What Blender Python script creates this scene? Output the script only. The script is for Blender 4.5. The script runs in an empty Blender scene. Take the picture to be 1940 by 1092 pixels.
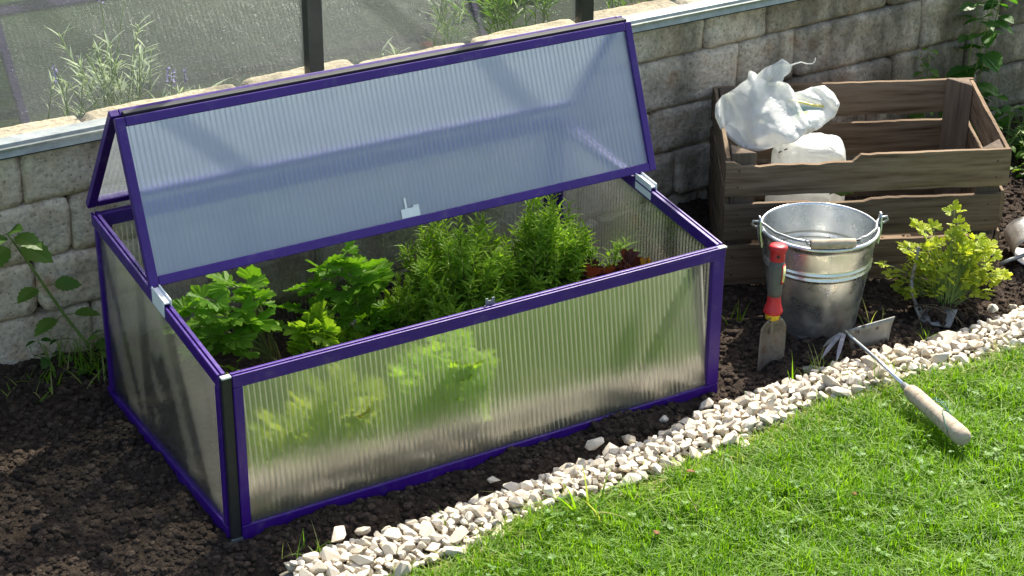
import bpy, bmesh, math, random
import numpy as np
from mathutils import Vector, Matrix, Euler, noise as mnoise
random.seed(7); RNG = np.random.default_rng(11)
sc = bpy.context.scene
COL = sc.collection

# ------------------------------------------------------------------ camera, world, sun, exposure
cam_d = bpy.data.cameras.new('camera'); cam = bpy.data.objects.new('camera', cam_d); COL.objects.link(cam)
def cam_rows(p, y, r):
    f = Vector((math.sin(y)*math.cos(p), math.cos(y)*math.cos(p), -math.sin(p)))
    rt = Vector((math.cos(y), -math.sin(y), 0)); dn = f.cross(rt)
    return math.cos(r)*rt + math.sin(r)*dn, -math.sin(r)*rt + math.cos(r)*dn, f
_r, _d, _f = cam_rows(.450, .546, -.006)
mw = Matrix((( _r.x, -_d.x, -_f.x), (_r.y, -_d.y, -_f.y), (_r.z, -_d.z, -_f.z))).to_4x4()
mw.translation = Vector((-1.099, -2.770, 1.920))
cam.matrix_world = mw
cam_d.sensor_width = 36; cam_d.lens = 68.34; cam_d.clip_start = .05; cam_d.clip_end = 400
sc.camera = cam
SUN = Vector((.70, .50, 1.0)).normalized()          # towards the sun
w = bpy.data.worlds.new('World'); sc.world = w; w.use_nodes = True
wn = w.node_tree; bg = wn.nodes['Background']
sky = wn.nodes.new('ShaderNodeTexSky'); sky.sky_type = 'NISHITA'; sky.sun_disc = False
sky.sun_elevation = math.asin(SUN.z); sky.sun_rotation = math.atan2(SUN.x, SUN.y); sky.air_density = 1.0; sky.dust_density = 3.0
tn = wn.nodes.new('ShaderNodeMix'); tn.data_type = 'RGBA'; tn.blend_type = 'MULTIPLY'; tn.inputs[0].default_value = 1; tn.inputs[7].default_value = (1, .98, .93, 1)
wn.links.new(sky.outputs[0], tn.inputs[6]); wn.links.new(tn.outputs[2], bg.inputs[0]); bg.inputs[1].default_value = .15
sl = bpy.data.lights.new('sun', 'SUN'); sl.energy = 5.0; sl.angle = math.radians(.6); sl.color = (1, .94, .82)
so = bpy.data.objects.new('sun', sl); COL.objects.link(so); so.rotation_euler = SUN.to_track_quat('Z', 'Y').to_euler(); so.location = (3, 3, 5)
vs = sc.view_settings; sc.display_settings.display_device = 'sRGB'
vs.view_transform = 'Standard'; vs.look = 'None'; vs.exposure = 1.05; vs.gamma = 1; vs.use_curve_mapping = False
cy = sc.cycles
cy.use_denoising = True
try: cy.denoiser = 'OPENIMAGEDENOISE'
except Exception: pass
cy.max_bounces = 10; cy.diffuse_bounces = 4; cy.glossy_bounces = 4; cy.transmission_bounces = 8; cy.transparent_max_bounces = 32
cy.caustics_reflective = False; cy.caustics_refractive = False; cy.sample_clamp_indirect = 4

# ------------------------------------------------------------------ materials
def new_mat(name):
    m = bpy.data.materials.new(name); m.use_nodes = True
    nt = m.node_tree; nt.nodes.clear()
    out = nt.nodes.new('ShaderNodeOutputMaterial')
    return m, nt, out
def N(nt, t, **kw):
    n = nt.nodes.new(t)
    for k, v in kw.items():
        if k in n.inputs: n.inputs[k].default_value = v
        else: setattr(n, k, v)
    return n
def ramp(nt, fac, stops):
    r = nt.nodes.new('ShaderNodeValToRGB'); e = r.color_ramp.elements
    while len(e) < len(stops): e.new(.5)
    for el, (p, c) in zip(e, stops): el.position = p; el.color = (*c, 1) if len(c) == 3 else c
    nt.links.new(fac, r.inputs[0]); return r.outputs[0]
def noise_tex(nt, vec, scale, detail=5, rough=.6):
    n = N(nt, 'ShaderNodeTexNoise'); n.inputs['Scale'].default_value = scale; n.inputs['Detail'].default_value = detail
    n.inputs['Roughness'].default_value = rough
    if vec: nt.links.new(vec, n.inputs['Vector'])
    return n.outputs['Fac']
def mixrgb(nt, fac, a, b, mode='MIX'):
    m = nt.nodes.new('ShaderNodeMix'); m.data_type = 'RGBA'; m.blend_type = mode
    for s, v in ((m.inputs[0], fac), (m.inputs[6], a), (m.inputs[7], b)):
        if isinstance(v, (int, float)): s.default_value = v
        elif isinstance(v, tuple): s.default_value = (*v, 1)
        else: nt.links.new(v, s)
    return m.outputs[2]
def math_n(nt, op, a, b=0.):
    m = nt.nodes.new('ShaderNodeMath'); m.operation = op
    for s, v in zip(m.inputs, (a, b)):
        if isinstance(v, (int, float)): s.default_value = v
        else: nt.links.new(v, s)
    return m.outputs[0]
def coord(nt, kind='Object', scale=None):
    tc = nt.nodes.new('ShaderNodeTexCoord'); v = tc.outputs[kind]
    if scale:
        mp = nt.nodes.new('ShaderNodeMapping'); mp.inputs['Scale'].default_value = scale
        nt.links.new(v, mp.inputs[0]); v = mp.outputs[0]
    return v
def bump(nt, h, strength, dist):
    b = nt.nodes.new('ShaderNodeBump'); b.inputs['Strength'].default_value = strength; b.inputs['Distance'].default_value = dist
    nt.links.new(h, b.inputs['Height']); return b.outputs[0]
def surf(name, stops, scale=20, rough=.8, metallic=0., bmp=None, stretch=None, kind='Object', island=.0, objrand=.0, spec=.5, detail=6):
    m, nt, out = new_mat(name)
    p = N(nt, 'ShaderNodeBsdfPrincipled', Roughness=rough, Metallic=metallic)
    p.inputs['Specular IOR Level'].default_value = spec
    v = coord(nt, kind, stretch)
    col = ramp(nt, noise_tex(nt, v, scale, detail), stops)
    if island or objrand:
        if island: r = nt.nodes.new('ShaderNodeNewGeometry').outputs['Random Per Island']; a = island
        else: r = nt.nodes.new('ShaderNodeObjectInfo').outputs['Random']; a = objrand
        val = math_n(nt, 'ADD', math_n(nt, 'MULTIPLY', r, 2*a), 1-a)
        col = mixrgb(nt, 1., col, val, 'MULTIPLY')
    nt.links.new(col, p.inputs['Base Color'])
    if bmp: nt.links.new(bump(nt, noise_tex(nt, v, bmp[0], 8, .65), bmp[1], bmp[2]), p.inputs['Normal'])
    nt.links.new(p.outputs[0], out.inputs[0]); return m
def leafmat(name, a, b, trans=.45, rough=.45, tcol=None, patch=25):
    m, nt, out = new_mat(name)
    p = N(nt, 'ShaderNodeBsdfPrincipled', Roughness=rough)
    p.inputs['Specular IOR Level'].default_value = .28
    t = N(nt, 'ShaderNodeBsdfTranslucent')
    g = nt.nodes.new('ShaderNodeNewGeometry').outputs['Random Per Island']
    nz = noise_tex(nt, coord(nt, 'Object'), patch, 3)
    f = math_n(nt, 'ADD', math_n(nt, 'MULTIPLY', g, .7 if patch > 20 else .45), math_n(nt, 'MULTIPLY', nz, .35) if patch > 20 else math_n(nt, 'MULTIPLY', math_n(nt, 'SUBTRACT', nz, .25), 1.1))
    col = ramp(nt, f, [(.05, a), (.95, b)])
    nt.links.new(col, p.inputs['Base Color'])
    tc = tcol or (1.35, 1.5, .55)
    nt.links.new(mixrgb(nt, 1., col, tc, 'MULTIPLY'), t.inputs[0])
    mx = N(nt, 'ShaderNodeMixShader'); mx.inputs[0].default_value = trans
    nt.links.new(p.outputs[0], mx.inputs[1]); nt.links.new(t.outputs[0], mx.inputs[2]); nt.links.new(mx.outputs[0], out.inputs[0])
    return m

def stone_mat(name, stops, dark):
    m, nt, out = new_mat(name)
    p = N(nt, 'ShaderNodeBsdfPrincipled', Roughness=.9); p.inputs['Specular IOR Level'].default_value = .25
    v = coord(nt, 'Object')
    big = noise_tex(nt, v, 9, 5, .6); fine = noise_tex(nt, v, 90, 6, .7)
    col = ramp(nt, big, stops)
    col = mixrgb(nt, .75, col, ramp(nt, fine, [(.3, (.35, .34, .32)), (.5, (.95, .93, .9)), (.72, (1.35, 1.3, 1.22))]), 'MULTIPLY')
    # pits
    vo = nt.nodes.new('ShaderNodeTexVoronoi'); vo.inputs['Scale'].default_value = 75; nt.links.new(v, vo.inputs['Vector'])
    pit = ramp(nt, vo.outputs['Distance'], [(.10, (.35, .33, .3)), (.22, (1, 1, 1))])
    col = mixrgb(nt, .8, col, pit, 'MULTIPLY')
    # algae and damp stains, placed in the wall's own coordinates
    sx = nt.nodes.new('ShaderNodeSeparateXYZ'); nt.links.new(v, sx.inputs[0])
    st = noise_tex(nt, coord(nt, 'Object', (3.2, 3, 1.3)), 1.9, 5, .62)
    g = math_n(nt, 'MULTIPLY', math_n(nt, 'SUBTRACT', sx.outputs[0], 1.0), dark)
    g = math_n(nt, 'MINIMUM', math_n(nt, 'MAXIMUM', g, -.06), .13)
    sfac = ramp(nt, math_n(nt, 'ADD', st, g), [(.52, (0, 0, 0)), (.70, (1, 1, 1))])
    col = mixrgb(nt, math_n(nt, 'MULTIPLY', sfac, .74), col, (.035, .034, .022))
    ob = nt.nodes.new('ShaderNodeObjectInfo').outputs['Random']
    col = mixrgb(nt, 1., col, math_n(nt, 'ADD', math_n(nt, 'MULTIPLY', ob, .3), .85), 'MULTIPLY')
    nt.links.new(col, p.inputs['Base Color'])
    h = math_n(nt, 'ADD', math_n(nt, 'MULTIPLY', fine, .6), math_n(nt, 'ADD', math_n(nt, 'MULTIPLY', noise_tex(nt, v, 30, 6, .65), .8), math_n(nt, 'MULTIPLY', vo.outputs['Distance'], .35)))
    nt.links.new(bump(nt, h, .9, .006), p.inputs['Normal'])
    nt.links.new(p.outputs[0], out.inputs[0]); return m

M_block = stone_mat('tumbled_concrete_block', [(.3, (.32, .235, .165)), (.45, (.54, .44, .33)), (.56, (.60, .52, .41)), (.70, (.47, .31, .20))], .13)
M_coping = stone_mat('pale_coping', [(.3, (.30, .255, .185)), (.6, (.42, .36, .265)), (.8, (.37, .31, .23))], 0.)
M_mortar = surf('wall_core_dark', [(.3, (.02, .018, .014)), (.7, (.05, .045, .035))], 30)
M_soil = surf('peat_soil', [(.3, (.020, .013, .009)), (.52, (.042, .029, .020)), (.7, (.085, .060, .042))], 75, .95, bmp=(190, 1., .006), spec=.2)
M_clod = surf('soil_crumbs', [(.3, (.024, .016, .011)), (.7, (.078, .055, .039))], 60, .95, bmp=(220, 1., .004), island=.5, spec=.2)
M_bedsoil = surf('greenhouse_soil', [(.3, (.002, .006, .0025)), (.7, (.007, .014, .007))], 12, .95, bmp=(80, 1., .01))
M_lawnbase = surf('lawn_thatch', [(.3, (.016, .030, .006)), (.55, (.045, .075, .014)), (.75, (.10, .12, .035))], 40, .9, bmp=(120, 1., .01))
M_field = surf('far_lawn', [(.3, (.07, .15, .02)), (.7, (.13, .24, .035))], 6, .9)
M_gbase = surf('gravel_bed', [(.3, (.10, .085, .06)), (.7, (.34, .30, .24))], 90, .9, bmp=(160, 1., .008))
M_gravel = surf('limestone_chips', [(.25, (.50, .40, .28)), (.5, (.67, .59, .46)), (.75, (.72, .67, .57))], 30, .8, bmp=(140, .6, .003), objrand=.24, spec=.3)
M_gravel2 = surf('limestone_chips_small', [(.25, (.52, .42, .31)), (.5, (.67, .60, .48)), (.75, (.72, .68, .59))], 30, .8, bmp=(140, .6, .003), island=.26, spec=.3)
M_white = surf('white_plastic', [(.3, (.72, .74, .74)), (.7, (.80, .81, .80))], 40, .4)
M_black = surf('black_rubber', [(.3, (.010, .010, .010)), (.7, (.022, .021, .020))], 60, .6)
M_zinc = None

def violet():
    m, nt, out = new_mat('violet_powder_coat')
    p = N(nt, 'ShaderNodeBsdfPrincipled', Roughness=.34); p.inputs['Specular IOR Level'].default_value = .4
    v = coord(nt, 'Object')
    dirt = ramp(nt, noise_tex(nt, v, 28, 6, .7), [(.55, (0, 0, 0)), (.85, (1, 1, 1))])
    c = ramp(nt, noise_tex(nt, v, 7, 4), [(.3, (.036, .005, .150)), (.7, (.050, .009, .20))])
    nt.links.new(mixrgb(nt, math_n(nt, 'MULTIPLY', dirt, .38), c, (.22, .19, .2)), p.inputs['Base Color'])
    nt.links.new(ramp(nt, noise_tex(nt, v, 60, 5), [(.3, (.26,)*3), (.7, (.46,)*3)]), p.inputs['Roughness'])
    nt.links.new(bump(nt, noise_tex(nt, v, 350, 3), .12, .001), p.inputs['Normal'])
    nt.links.new(p.outputs[0], out.inputs[0]); return m
M_violet = violet()

def schlick(nt, f0=.04):
    # two-sided Fresnel for thin sheets (the Fresnel node turns opaque on back faces)
    g = nt.nodes.new('ShaderNodeNewGeometry'); d = nt.nodes.new('ShaderNodeVectorMath'); d.operation = 'DOT_PRODUCT'
    nt.links.new(g.outputs['Normal'], d.inputs[0]); nt.links.new(g.outputs['Incoming'], d.inputs[1])
    c = math_n(nt, 'ABSOLUTE', d.outputs['Value'])
    return math_n(nt, 'ADD', math_n(nt, 'MULTIPLY', math_n(nt, 'POWER', math_n(nt, 'SUBTRACT', 1., c), 5.), 1-f0), f0)
def skin(name, clear, blur, milk, refl, fmul=.8, tint=(.80, .86, .92), bmp=.10, gtint=(.95, .96, 1)):
    # one wall of a twin-wall polycarbonate sheet: clear part, blurred part, dusty milky part, mirror part
    m, nt, out = new_mat(name)
    tr = N(nt, 'ShaderNodeBsdfTransparent'); tr.inputs[0].default_value = (.97, .985, .985, 1)
    rf = N(nt, 'ShaderNodeBsdfRefraction', Roughness=.32, IOR=1.12); rf.inputs[0].default_value = (.95, .98, .98, 1)
    tl = N(nt, 'ShaderNodeBsdfTranslucent'); tl.inputs[0].default_value = (*tint, 1)
    df = N(nt, 'ShaderNodeBsdfDiffuse'); df.inputs[0].default_value = (*(c*.85 for c in tint), 1)
    gl = N(nt, 'ShaderNodeBsdfAnisotropic', Roughness=.17); gl.inputs[0].default_value = (*gtint, 1)
    v = coord(nt, 'Object')
    dust = noise_tex(nt, v, 14, 6, .7)
    nb = bump(nt, noise_tex(nt, coord(nt, 'Object', (4, 4, 1)), 14, 3), bmp, .01); nt.links.new(nb, gl.inputs['Normal'])
    m1 = N(nt, 'ShaderNodeMixShader'); m1.inputs[0].default_value = blur/(blur+clear)
    nt.links.new(tr.outputs[0], m1.inputs[1]); nt.links.new(rf.outputs[0], m1.inputs[2])
    m2 = N(nt, 'ShaderNodeMixShader'); m2.inputs[0].default_value = .42
    nt.links.new(tl.outputs[0], m2.inputs[1]); nt.links.new(df.outputs[0], m2.inputs[2])
    m3 = N(nt, 'ShaderNodeMixShader'); nt.links.new(math_n(nt, 'MULTIPLY', math_n(nt, 'ADD', dust, .5), milk), m3.inputs[0])
    nt.links.new(m1.outputs[0], m3.inputs[1]); nt.links.new(m2.outputs[0], m3.inputs[2])
    ff = math_n(nt, 'MINIMUM', math_n(nt, 'ADD', math_n(nt, 'MULTIPLY', schlick(nt), fmul), refl), 1.)
    m4 = N(nt, 'ShaderNodeMixShader'); nt.links.new(ff, m4.inputs[0])
    nt.links.new(m3.outputs[0], m4.inputs[1]); nt.links.new(gl.outputs[0], m4.inputs[2])
    nt.links.new(m4.outputs[0], out.inputs[0]); return m
M_skin = skin('twin_wall_polycarbonate', .84, .16, .006, .045, .8)
M_skin_front = skin('twin_wall_polycarbonate_front', .56, .44, .078, .17, 1., (.92, .90, .46))
M_skin_lid = skin('twin_wall_polycarbonate_lid', .52, .48, .060, .09, 1., (.68, .72, 1.0), .03, (.80, .84, 1))  # blue of the reflected sky is put into the milk and gloss tints
M_skin_rear = skin('twin_wall_polycarbonate_rear_flap', .88, .12, .11, .02, .6)
def ribmat(name, milk, gloss):
    m, nt, out = new_mat(name)
    tr = N(nt, 'ShaderNodeBsdfTransparent'); tl = N(nt, 'ShaderNodeBsdfTranslucent'); tl.inputs[0].default_value = (.88, .88, .80, 1)
    gl = N(nt, 'ShaderNodeBsdfAnisotropic', Roughness=.12)
    a = N(nt, 'ShaderNodeMixShader'); a.inputs[0].default_value = milk; nt.links.new(tr.outputs[0], a.inputs[1]); nt.links.new(tl.outputs[0], a.inputs[2])
    b = N(nt, 'ShaderNodeMixShader'); b.inputs[0].default_value = gloss; nt.links.new(a.outputs[0], b.inputs[1]); nt.links.new(gl.outputs[0], b.inputs[2])
    nt.links.new(b.outputs[0], out.inputs[0]); return m
M_rib = ribmat('polycarbonate_flute_web', .45, .2); M_rib_clear = ribmat('polycarbonate_flute_web_clear', .06, .05)
def glassmat():
    m, nt, out = new_mat('dusty_pane')
    tr = N(nt, 'ShaderNodeBsdfTransparent'); tr.inputs[0].default_value = (.97, .985, .975, 1)
    gl = N(nt, 'ShaderNodeBsdfAnisotropic', Roughness=.03)
    tl = N(nt, 'ShaderNodeBsdfTranslucent'); tl.inputs[0].default_value = (.75, .8, .76, 1)
    df = N(nt, 'ShaderNodeBsdfDiffuse'); df.inputs[0].default_value = (.7, .72, .68, 1)
    v = coord(nt, 'Object')
    dd = N(nt, 'ShaderNodeMixShader'); dd.inputs[0].default_value = .5; nt.links.new(tl.outputs[0], dd.inputs[1]); nt.links.new(df.outputs[0], dd.inputs[2])
    film = ramp(nt, noise_tex(nt, v, 3.2, 7, .72), [(.38, (.004,)*3), (.55, (.008,)*3), (.72, (.020,)*3)])
    vo = nt.nodes.new('ShaderNodeTexVoronoi'); vo.inputs['Scale'].default_value = 95; nt.links.new(v, vo.inputs['Vector'])
    speck = math_n(nt, 'MULTIPLY', ramp(nt, vo.outputs['Distance'], [(.09, (1, 1, 1)), (.17, (0, 0, 0))]), ramp(nt, noise_tex(nt, v, 9, 5), [(.45, (0, 0, 0)), (.62, (.55,)*3)]))
    f = math_n(nt, 'MAXIMUM', film, speck)
    a = N(nt, 'ShaderNodeMixShader'); nt.links.new(f, a.inputs[0]); nt.links.new(tr.outputs[0], a.inputs[1]); nt.links.new(dd.outputs[0], a.inputs[2])
    b = N(nt, 'ShaderNodeMixShader'); nt.links.new(math_n(nt, 'MINIMUM', math_n(nt, 'MULTIPLY', schlick(nt), 2.3), .13), b.inputs[0]); nt.links.new(a.outputs[0], b.inputs[1]); nt.links.new(gl.outputs[0], b.inputs[2])
    nt.links.new(b.outputs[0], out.inputs[0]); return m
M_glass = glassmat()
M_steel = surf('galvanised_profile', [(.3, (.22, .24, .24)), (.7, (.38, .40, .39))], 30, .42, .75, bmp=(60, .2, .002))
M_darkpost = surf('black_profile', [(.3, (.012, .013, .012)), (.7, (.028, .028, .026))], 25, .4)
def zinc():
    m, nt, out = new_mat('zinc_sheet')
    p = N(nt, 'ShaderNodeBsdfPrincipled', Metallic=.92, Roughness=.3)
    v = coord(nt, 'Object'); vo = nt.nodes.new('ShaderNodeTexVoronoi'); vo.inputs['Scale'].default_value = 45; nt.links.new(v, vo.inputs['Vector'])
    c = mixrgb(nt, .3, ramp(nt, noise_tex(nt, v, 14, 6, .7), [(.3, (.56, .58, .58)), (.7, (.80, .82, .81))]), ramp(nt, vo.outputs['Distance'], [(.1, (.62,)*3), (.8, (.38,)*3)]), 'SOFT_LIGHT')
    spots = ramp(nt, noise_tex(nt, v, 70, 6, .75), [(.60, (0, 0, 0)), (.72, (1, 1, 1))])
    low = nt.nodes.new('ShaderNodeSeparateXYZ'); nt.links.new(v, low.inputs[0])
    dirt = ramp(nt, math_n(nt, 'ADD', math_n(nt, 'MULTIPLY', low.outputs[2], 5.), math_n(nt, 'MULTIPLY', noise_tex(nt, v, 22, 6, .7), .9)), [(.52, (1, 1, 1)), (.85, (0, 0, 0))])
    c = mixrgb(nt, math_n(nt, 'MULTIPLY', spots, .35), c, (.62, .62, .6))
    c = mixrgb(nt, math_n(nt, 'MULTIPLY', dirt, .7), c, (.11, .095, .08))
    nt.links.new(c, p.inputs['Base Color'])
    nt.links.new(math_n(nt, 'ADD', ramp(nt, noise_tex(nt, v, 30, 5), [(.3, (.20,)*3), (.7, (.42,)*3)]), math_n(nt, 'MULTIPLY', dirt, .3)), p.inputs['Roughness'])
    nt.links.new(bump(nt, noise_tex(nt, v, 9, 4), .25, .006), p.inputs['Normal'])
    nt.links.new(p.outputs[0], out.inputs[0]); return m
M_zinc = zinc()
M_rustblade = surf('used_blade_steel', [(.3, (.13, .105, .08)), (.5, (.22, .19, .155)), (.68, (.17, .10, .06))], 45, .55, .45, bmp=(120, .3, .002))
M_blade = surf('tool_steel', [(.3, (.16, .16, .15)), (.55, (.25, .25, .235)), (.64, (.03, .024, .018))], 34, .5, .45, bmp=(90, .2, .002))
M_chrome = surf('bright_rod', [(.3, (.6, .62, .64)), (.7, (.75, .76, .78))], 40, .25, .95)
M_bluesteel = surf('worn_tine', [(.3, (.14, .14, .17)), (.7, (.28, .28, .31))], 60, .5, .5)
M_red = surf('red_plastic', [(.3, (.42, .012, .018)), (.7, (.55, .020, .028))], 30, .42)
M_yellow = surf('yellow_plastic', [(.3, (.62, .38, .02)), (.7, (.75, .48, .03))], 30, .45)
M_grey = surf('grey_rubber', [(.3, (.070, .072, .062)), (.7, (.10, .10, .088))], 60, .6)
M_label = surf('pale_yellow_label', [(.35, (.62, .62, .22)), (.6, (.75, .74, .36))], 60, .6)
M_green_wire = surf('green_wire', [(.3, (.01, .09, .05)), (.7, (.02, .14, .08))], 40, .5)
def wood(name, stops, stretch, scale, bstr=.9, objrand=.22):
    return surf(name, stops, scale, .88, bmp=(scale*1.6, bstr, .004), stretch=stretch, objrand=objrand, spec=.25, detail=8)
M_crate = wood('weathered_crate_wood', [(.25, (.032, .021, .013)), (.45, (.150, .102, .062)), (.6, (.21, .152, .098)), (.8, (.095, .062, .038))], (2.2, 30, 30), 2.2)
M_crate_post = wood('weathered_post_wood', [(.25, (.07, .050, .035)), (.6, (.15, .112, .082)), (.8, (.10, .072, .053))], (26, 26, 2.2), 2.2)
M_crate_in = M_crate
M_grip = wood('pale_grip_wood', [(.25, (.22, .17, .115)), (.5, (.42, .35, .26)), (.75, (.50, .43, .33))], (3, 30, 30), 2.5, .5, 0.)
def plastic_bag():
    m, nt, out = new_mat('white_sack_film')
    p = N(nt, 'ShaderNodeBsdfPrincipled', Roughness=.38); p.inputs['Base Color'].default_value = (.72, .74, .73, 1)
    t = N(nt, 'ShaderNodeBsdfTranslucent'); t.inputs[0].default_value = (.80, .83, .80, 1)
    v = coord(nt, 'Object')
    h = math_n(nt, 'ABSOLUTE', math_n(nt, 'SUBTRACT', noise_tex(nt, v, 16, 5, .55), .5))
    h2 = math_n(nt, 'ABSOLUTE', math_n(nt, 'SUBTRACT', noise_tex(nt, v, 42, 4, .6), .5))
    nb = bump(nt, math_n(nt, 'ADD', h, math_n(nt, 'MULTIPLY', h2, .4)), .5, .02)
    nt.links.new(nb, p.inputs['Normal'])
    mx = N(nt, 'ShaderNodeMixShader'); mx.inputs[0].default_value = .42
    nt.links.new(p.outputs[0], mx.inputs[1]); nt.links.new(t.outputs[0], mx.inputs[2])
    tr = N(nt, 'ShaderNodeBsdfTransparent'); m2 = N(nt, 'ShaderNodeMixShader')
    nt.links.new(ramp(nt, noise_tex(nt, v, 9, 5), [(.35, (.10,)*3), (.7, (.48,)*3)]), m2.inputs[0])
    nt.links.new(mx.outputs[0], m2.inputs[1]); nt.links.new(tr.outputs[0], m2.inputs[2]); nt.links.new(m2.outputs[0], out.inputs[0]); return m
M_bag = plastic_bag()
M_bagin = surf('sack_inside_film', [(.3, (.45, .56, .48)), (.7, (.58, .66, .58))], 20, .5)
M_stripe = surf('yellow_print', [(.3, (.72, .60, .12)), (.7, (.80, .68, .2))], 20, .5)
M_limeprint = surf('lime_print', [(.3, (.28, .52, .03)), (.7, (.36, .62, .05))], 20, .5)
M_greenprint = surf('green_print', [(.3, (.05, .16, .03)), (.7, (.08, .22, .05))], 20, .5)
M_orange = surf('orange_film', [(.3, (.62, .30, .02)), (.7, (.74, .40, .03))], 20, .4)

L_lovage = leafmat('lovage_leaf', (.14, .31, .02), (.28, .47, .05))
L_bright = leafmat('young_parsley_leaf', (.28, .42, .03), (.46, .60, .07), .5)
L_pars = leafmat('yellowed_parsley_leaf', (.30, .40, .03), (.52, .56, .07), .5, tcol=(1.3, 1.25, .55))
L_savory = leafmat('savory_leaf', (.19, .32, .025), (.36, .52, .06), .5)
L_lav = leafmat('lavender_leaf', (.30, .37, .23), (.50, .56, .40), .3, .7, (1.1, 1.15, .8))
L_nettle = leafmat('nettle_leaf', (.03, .10, .015), (.075, .18, .03), .45)
L_weed = leafmat('weed_leaf', (.05, .13, .018), (.16, .26, .04), .45)
L_grass = leafmat('grass_blade', (.065, .175, .008), (.23, .38, .020), .5, .5, (1.4, 1.5, .45), 11)
L_drygrass = leafmat('pale_grass_blade', (.16, .24, .04), (.46, .42, .17), .45, .6)
L_clover = leafmat('clover_leaf', (.09, .20, .035), (.17, .30, .06), .4)
L_red = leafmat('red_lettuce_leaf', (.040, .013, .013), (.105, .036, .025), .28, .35, (1.7, 1.1, .6))
L_amber = leafmat('amber_lettuce_leaf', (.16, .085, .015), (.30, .17, .02), .4, .4, (1.3, 1.1, .5))
L_brown = leafmat('dead_leaf', (.14, .06, .03), (.28, .13, .06), .3, .7, (1.2, 1, .7))
L_stem = surf('green_stem', [(.3, (.09, .16, .025)), (.7, (.17, .24, .05))], 30, .6)
L_palestem = surf('pale_stem', [(.3, (.22, .26, .09)), (.7, (.32, .32, .14))], 30, .6)
L_brownstem = surf('brown_stem', [(.3, (.10, .07, .035)), (.7, (.20, .15, .08))], 30, .7)
L_flower = surf('lavender_flower', [(.3, (.20, .16, .42)), (.7, (.32, .26, .58))], 60, .7)
L_yellowflower = surf('pale_petal', [(.3, (.70, .52, .42)), (.7, (.82, .70, .62))], 60, .7)
M_rootball = M_soil

# ------------------------------------------------------------------ builders
class MB:
    def __init__(s): s.v = []; s.f = []; s.m = []; s.sm = []
    def add(s, vs, fs, m=0, smooth=False, T=None):
        o = len(s.v)
        if T is not None: vs = [T @ Vector(p) for p in vs]
        s.v += [tuple(p) for p in vs]
        for f in fs: s.f.append(tuple(i+o for i in f)); s.m.append(m); s.sm.append(smooth)
    def box(s, a, b, m=0, T=None):
        x0, y0, z0 = a; x1, y1, z1 = b
        s.add([(x0,y0,z0),(x1,y0,z0),(x1,y1,z0),(x0,y1,z0),(x0,y0,z1),(x1,y0,z1),(x1,y1,z1),(x0,y1,z1)],
              [(3,2,1,0),(4,5,6,7),(0,1,5,4),(1,2,6,5),(2,3,7,6),(3,0,4,7)], m, False, T)
    def tube(s, pts, r, n=6, m=0, cap=True):
        pts = [Vector(p) for p in pts]; k = len(pts)
        rs = r if isinstance(r, (list, tuple)) else [r]*k
        vs = []; fs = []
        up = Vector((0, 0, 1)); prev = None
        for i, p in enumerate(pts):
            d = (pts[min(i+1, k-1)] - pts[max(i-1, 0)]).normalized()
            if prev is None:
                a = up if abs(d.z) < .9 else Vector((1, 0, 0)); u = d.cross(a).normalized()
            else:
                u = (prev - d*prev.dot(d)).normalized()
            prev = u; v2 = d.cross(u)
            for j in range(n):
                t = 2*math.pi*j/n; vs.append(p + (u*math.cos(t) + v2*math.sin(t))*rs[i])
        for i in range(k-1):
            for j in range(n):
                fs.append((i*n+j, i*n+(j+1) % n, (i+1)*n+(j+1) % n, (i+1)*n+j))
        if cap: fs.append(tuple(range(n))[::-1]); fs.append(tuple(range((k-1)*n, k*n)))
        s.add(vs, fs, m, True)
    def lathe(s, prof, n=48, m=0, T=None, closed=False):
        vs = []; fs = []; k = len(prof)
        for (r, z) in prof:
            for j in range(n):
                t = 2*math.pi*j/n; vs.append((r*math.cos(t), r*math.sin(t), z))
        for i in range(k-1):
            for j in range(n):
                fs.append((i*n+j, i*n+(j+1) % n, (i+1)*n+(j+1) % n, (i+1)*n+j))
        if closed: fs.append(tuple(range((k-1)*n, k*n)))
        s.add(vs, fs, m, True, T)
    def build(s, name, mats, parent=None, loc=None):
        me = bpy.data.meshes.new(name); me.from_pydata(s.v, [], s.f)
        for mm in (mats if isinstance(mats, (list, tuple)) else [mats]): me.materials.append(mm)
        if s.f:
            me.polygons.foreach_set('material_index', s.m); me.polygons.foreach_set('use_smooth', s.sm)
        me.update()
        o = bpy.data.objects.new(name, me); COL.objects.link(o)
        if parent: attach(o, parent)
        if loc: o.location = loc
        return o
WORLD_BUILT = {}
def attach(o, parent):
    # parts of most things are modelled where they stand: undo the base point's offset
    o.parent = parent
    if parent.name in WORLD_BUILT: o.matrix_parent_inverse = Matrix.Translation(-Vector(WORLD_BUILT[parent.name]))
def np_obj(name, V, F, mats, parent=None, midx=None, smooth=False):
    V = np.asarray(V, np.float32); F = np.asarray(F, np.int32)
    me = bpy.data.meshes.new(name); k = F.shape[1]
    me.vertices.add(len(V)); me.vertices.foreach_set('co', V.ravel())
    me.loops.add(F.size); me.loops.foreach_set('vertex_index', F.ravel())
    me.polygons.add(len(F)); me.polygons.foreach_set('loop_start', np.arange(0, F.size, k, dtype=np.int32))
    me.polygons.foreach_set('use_smooth', np.full(len(F), smooth))
    for mm in (mats if isinstance(mats, (list, tuple)) else [mats]): me.materials.append(mm)
    if midx is not None: me.polygons.foreach_set('material_index', np.asarray(midx, np.int32))
    me.update(calc_edges=True)
    o = bpy.data.objects.new(name, me); COL.objects.link(o)
    if parent: attach(o, parent)
    return o
def tag(o, label=None, cat=None, group=None, kind=None):
    for k, v in (('label', label), ('category', cat), ('group', group), ('kind', kind)):
        if v: o[k] = v
    return o
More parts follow.
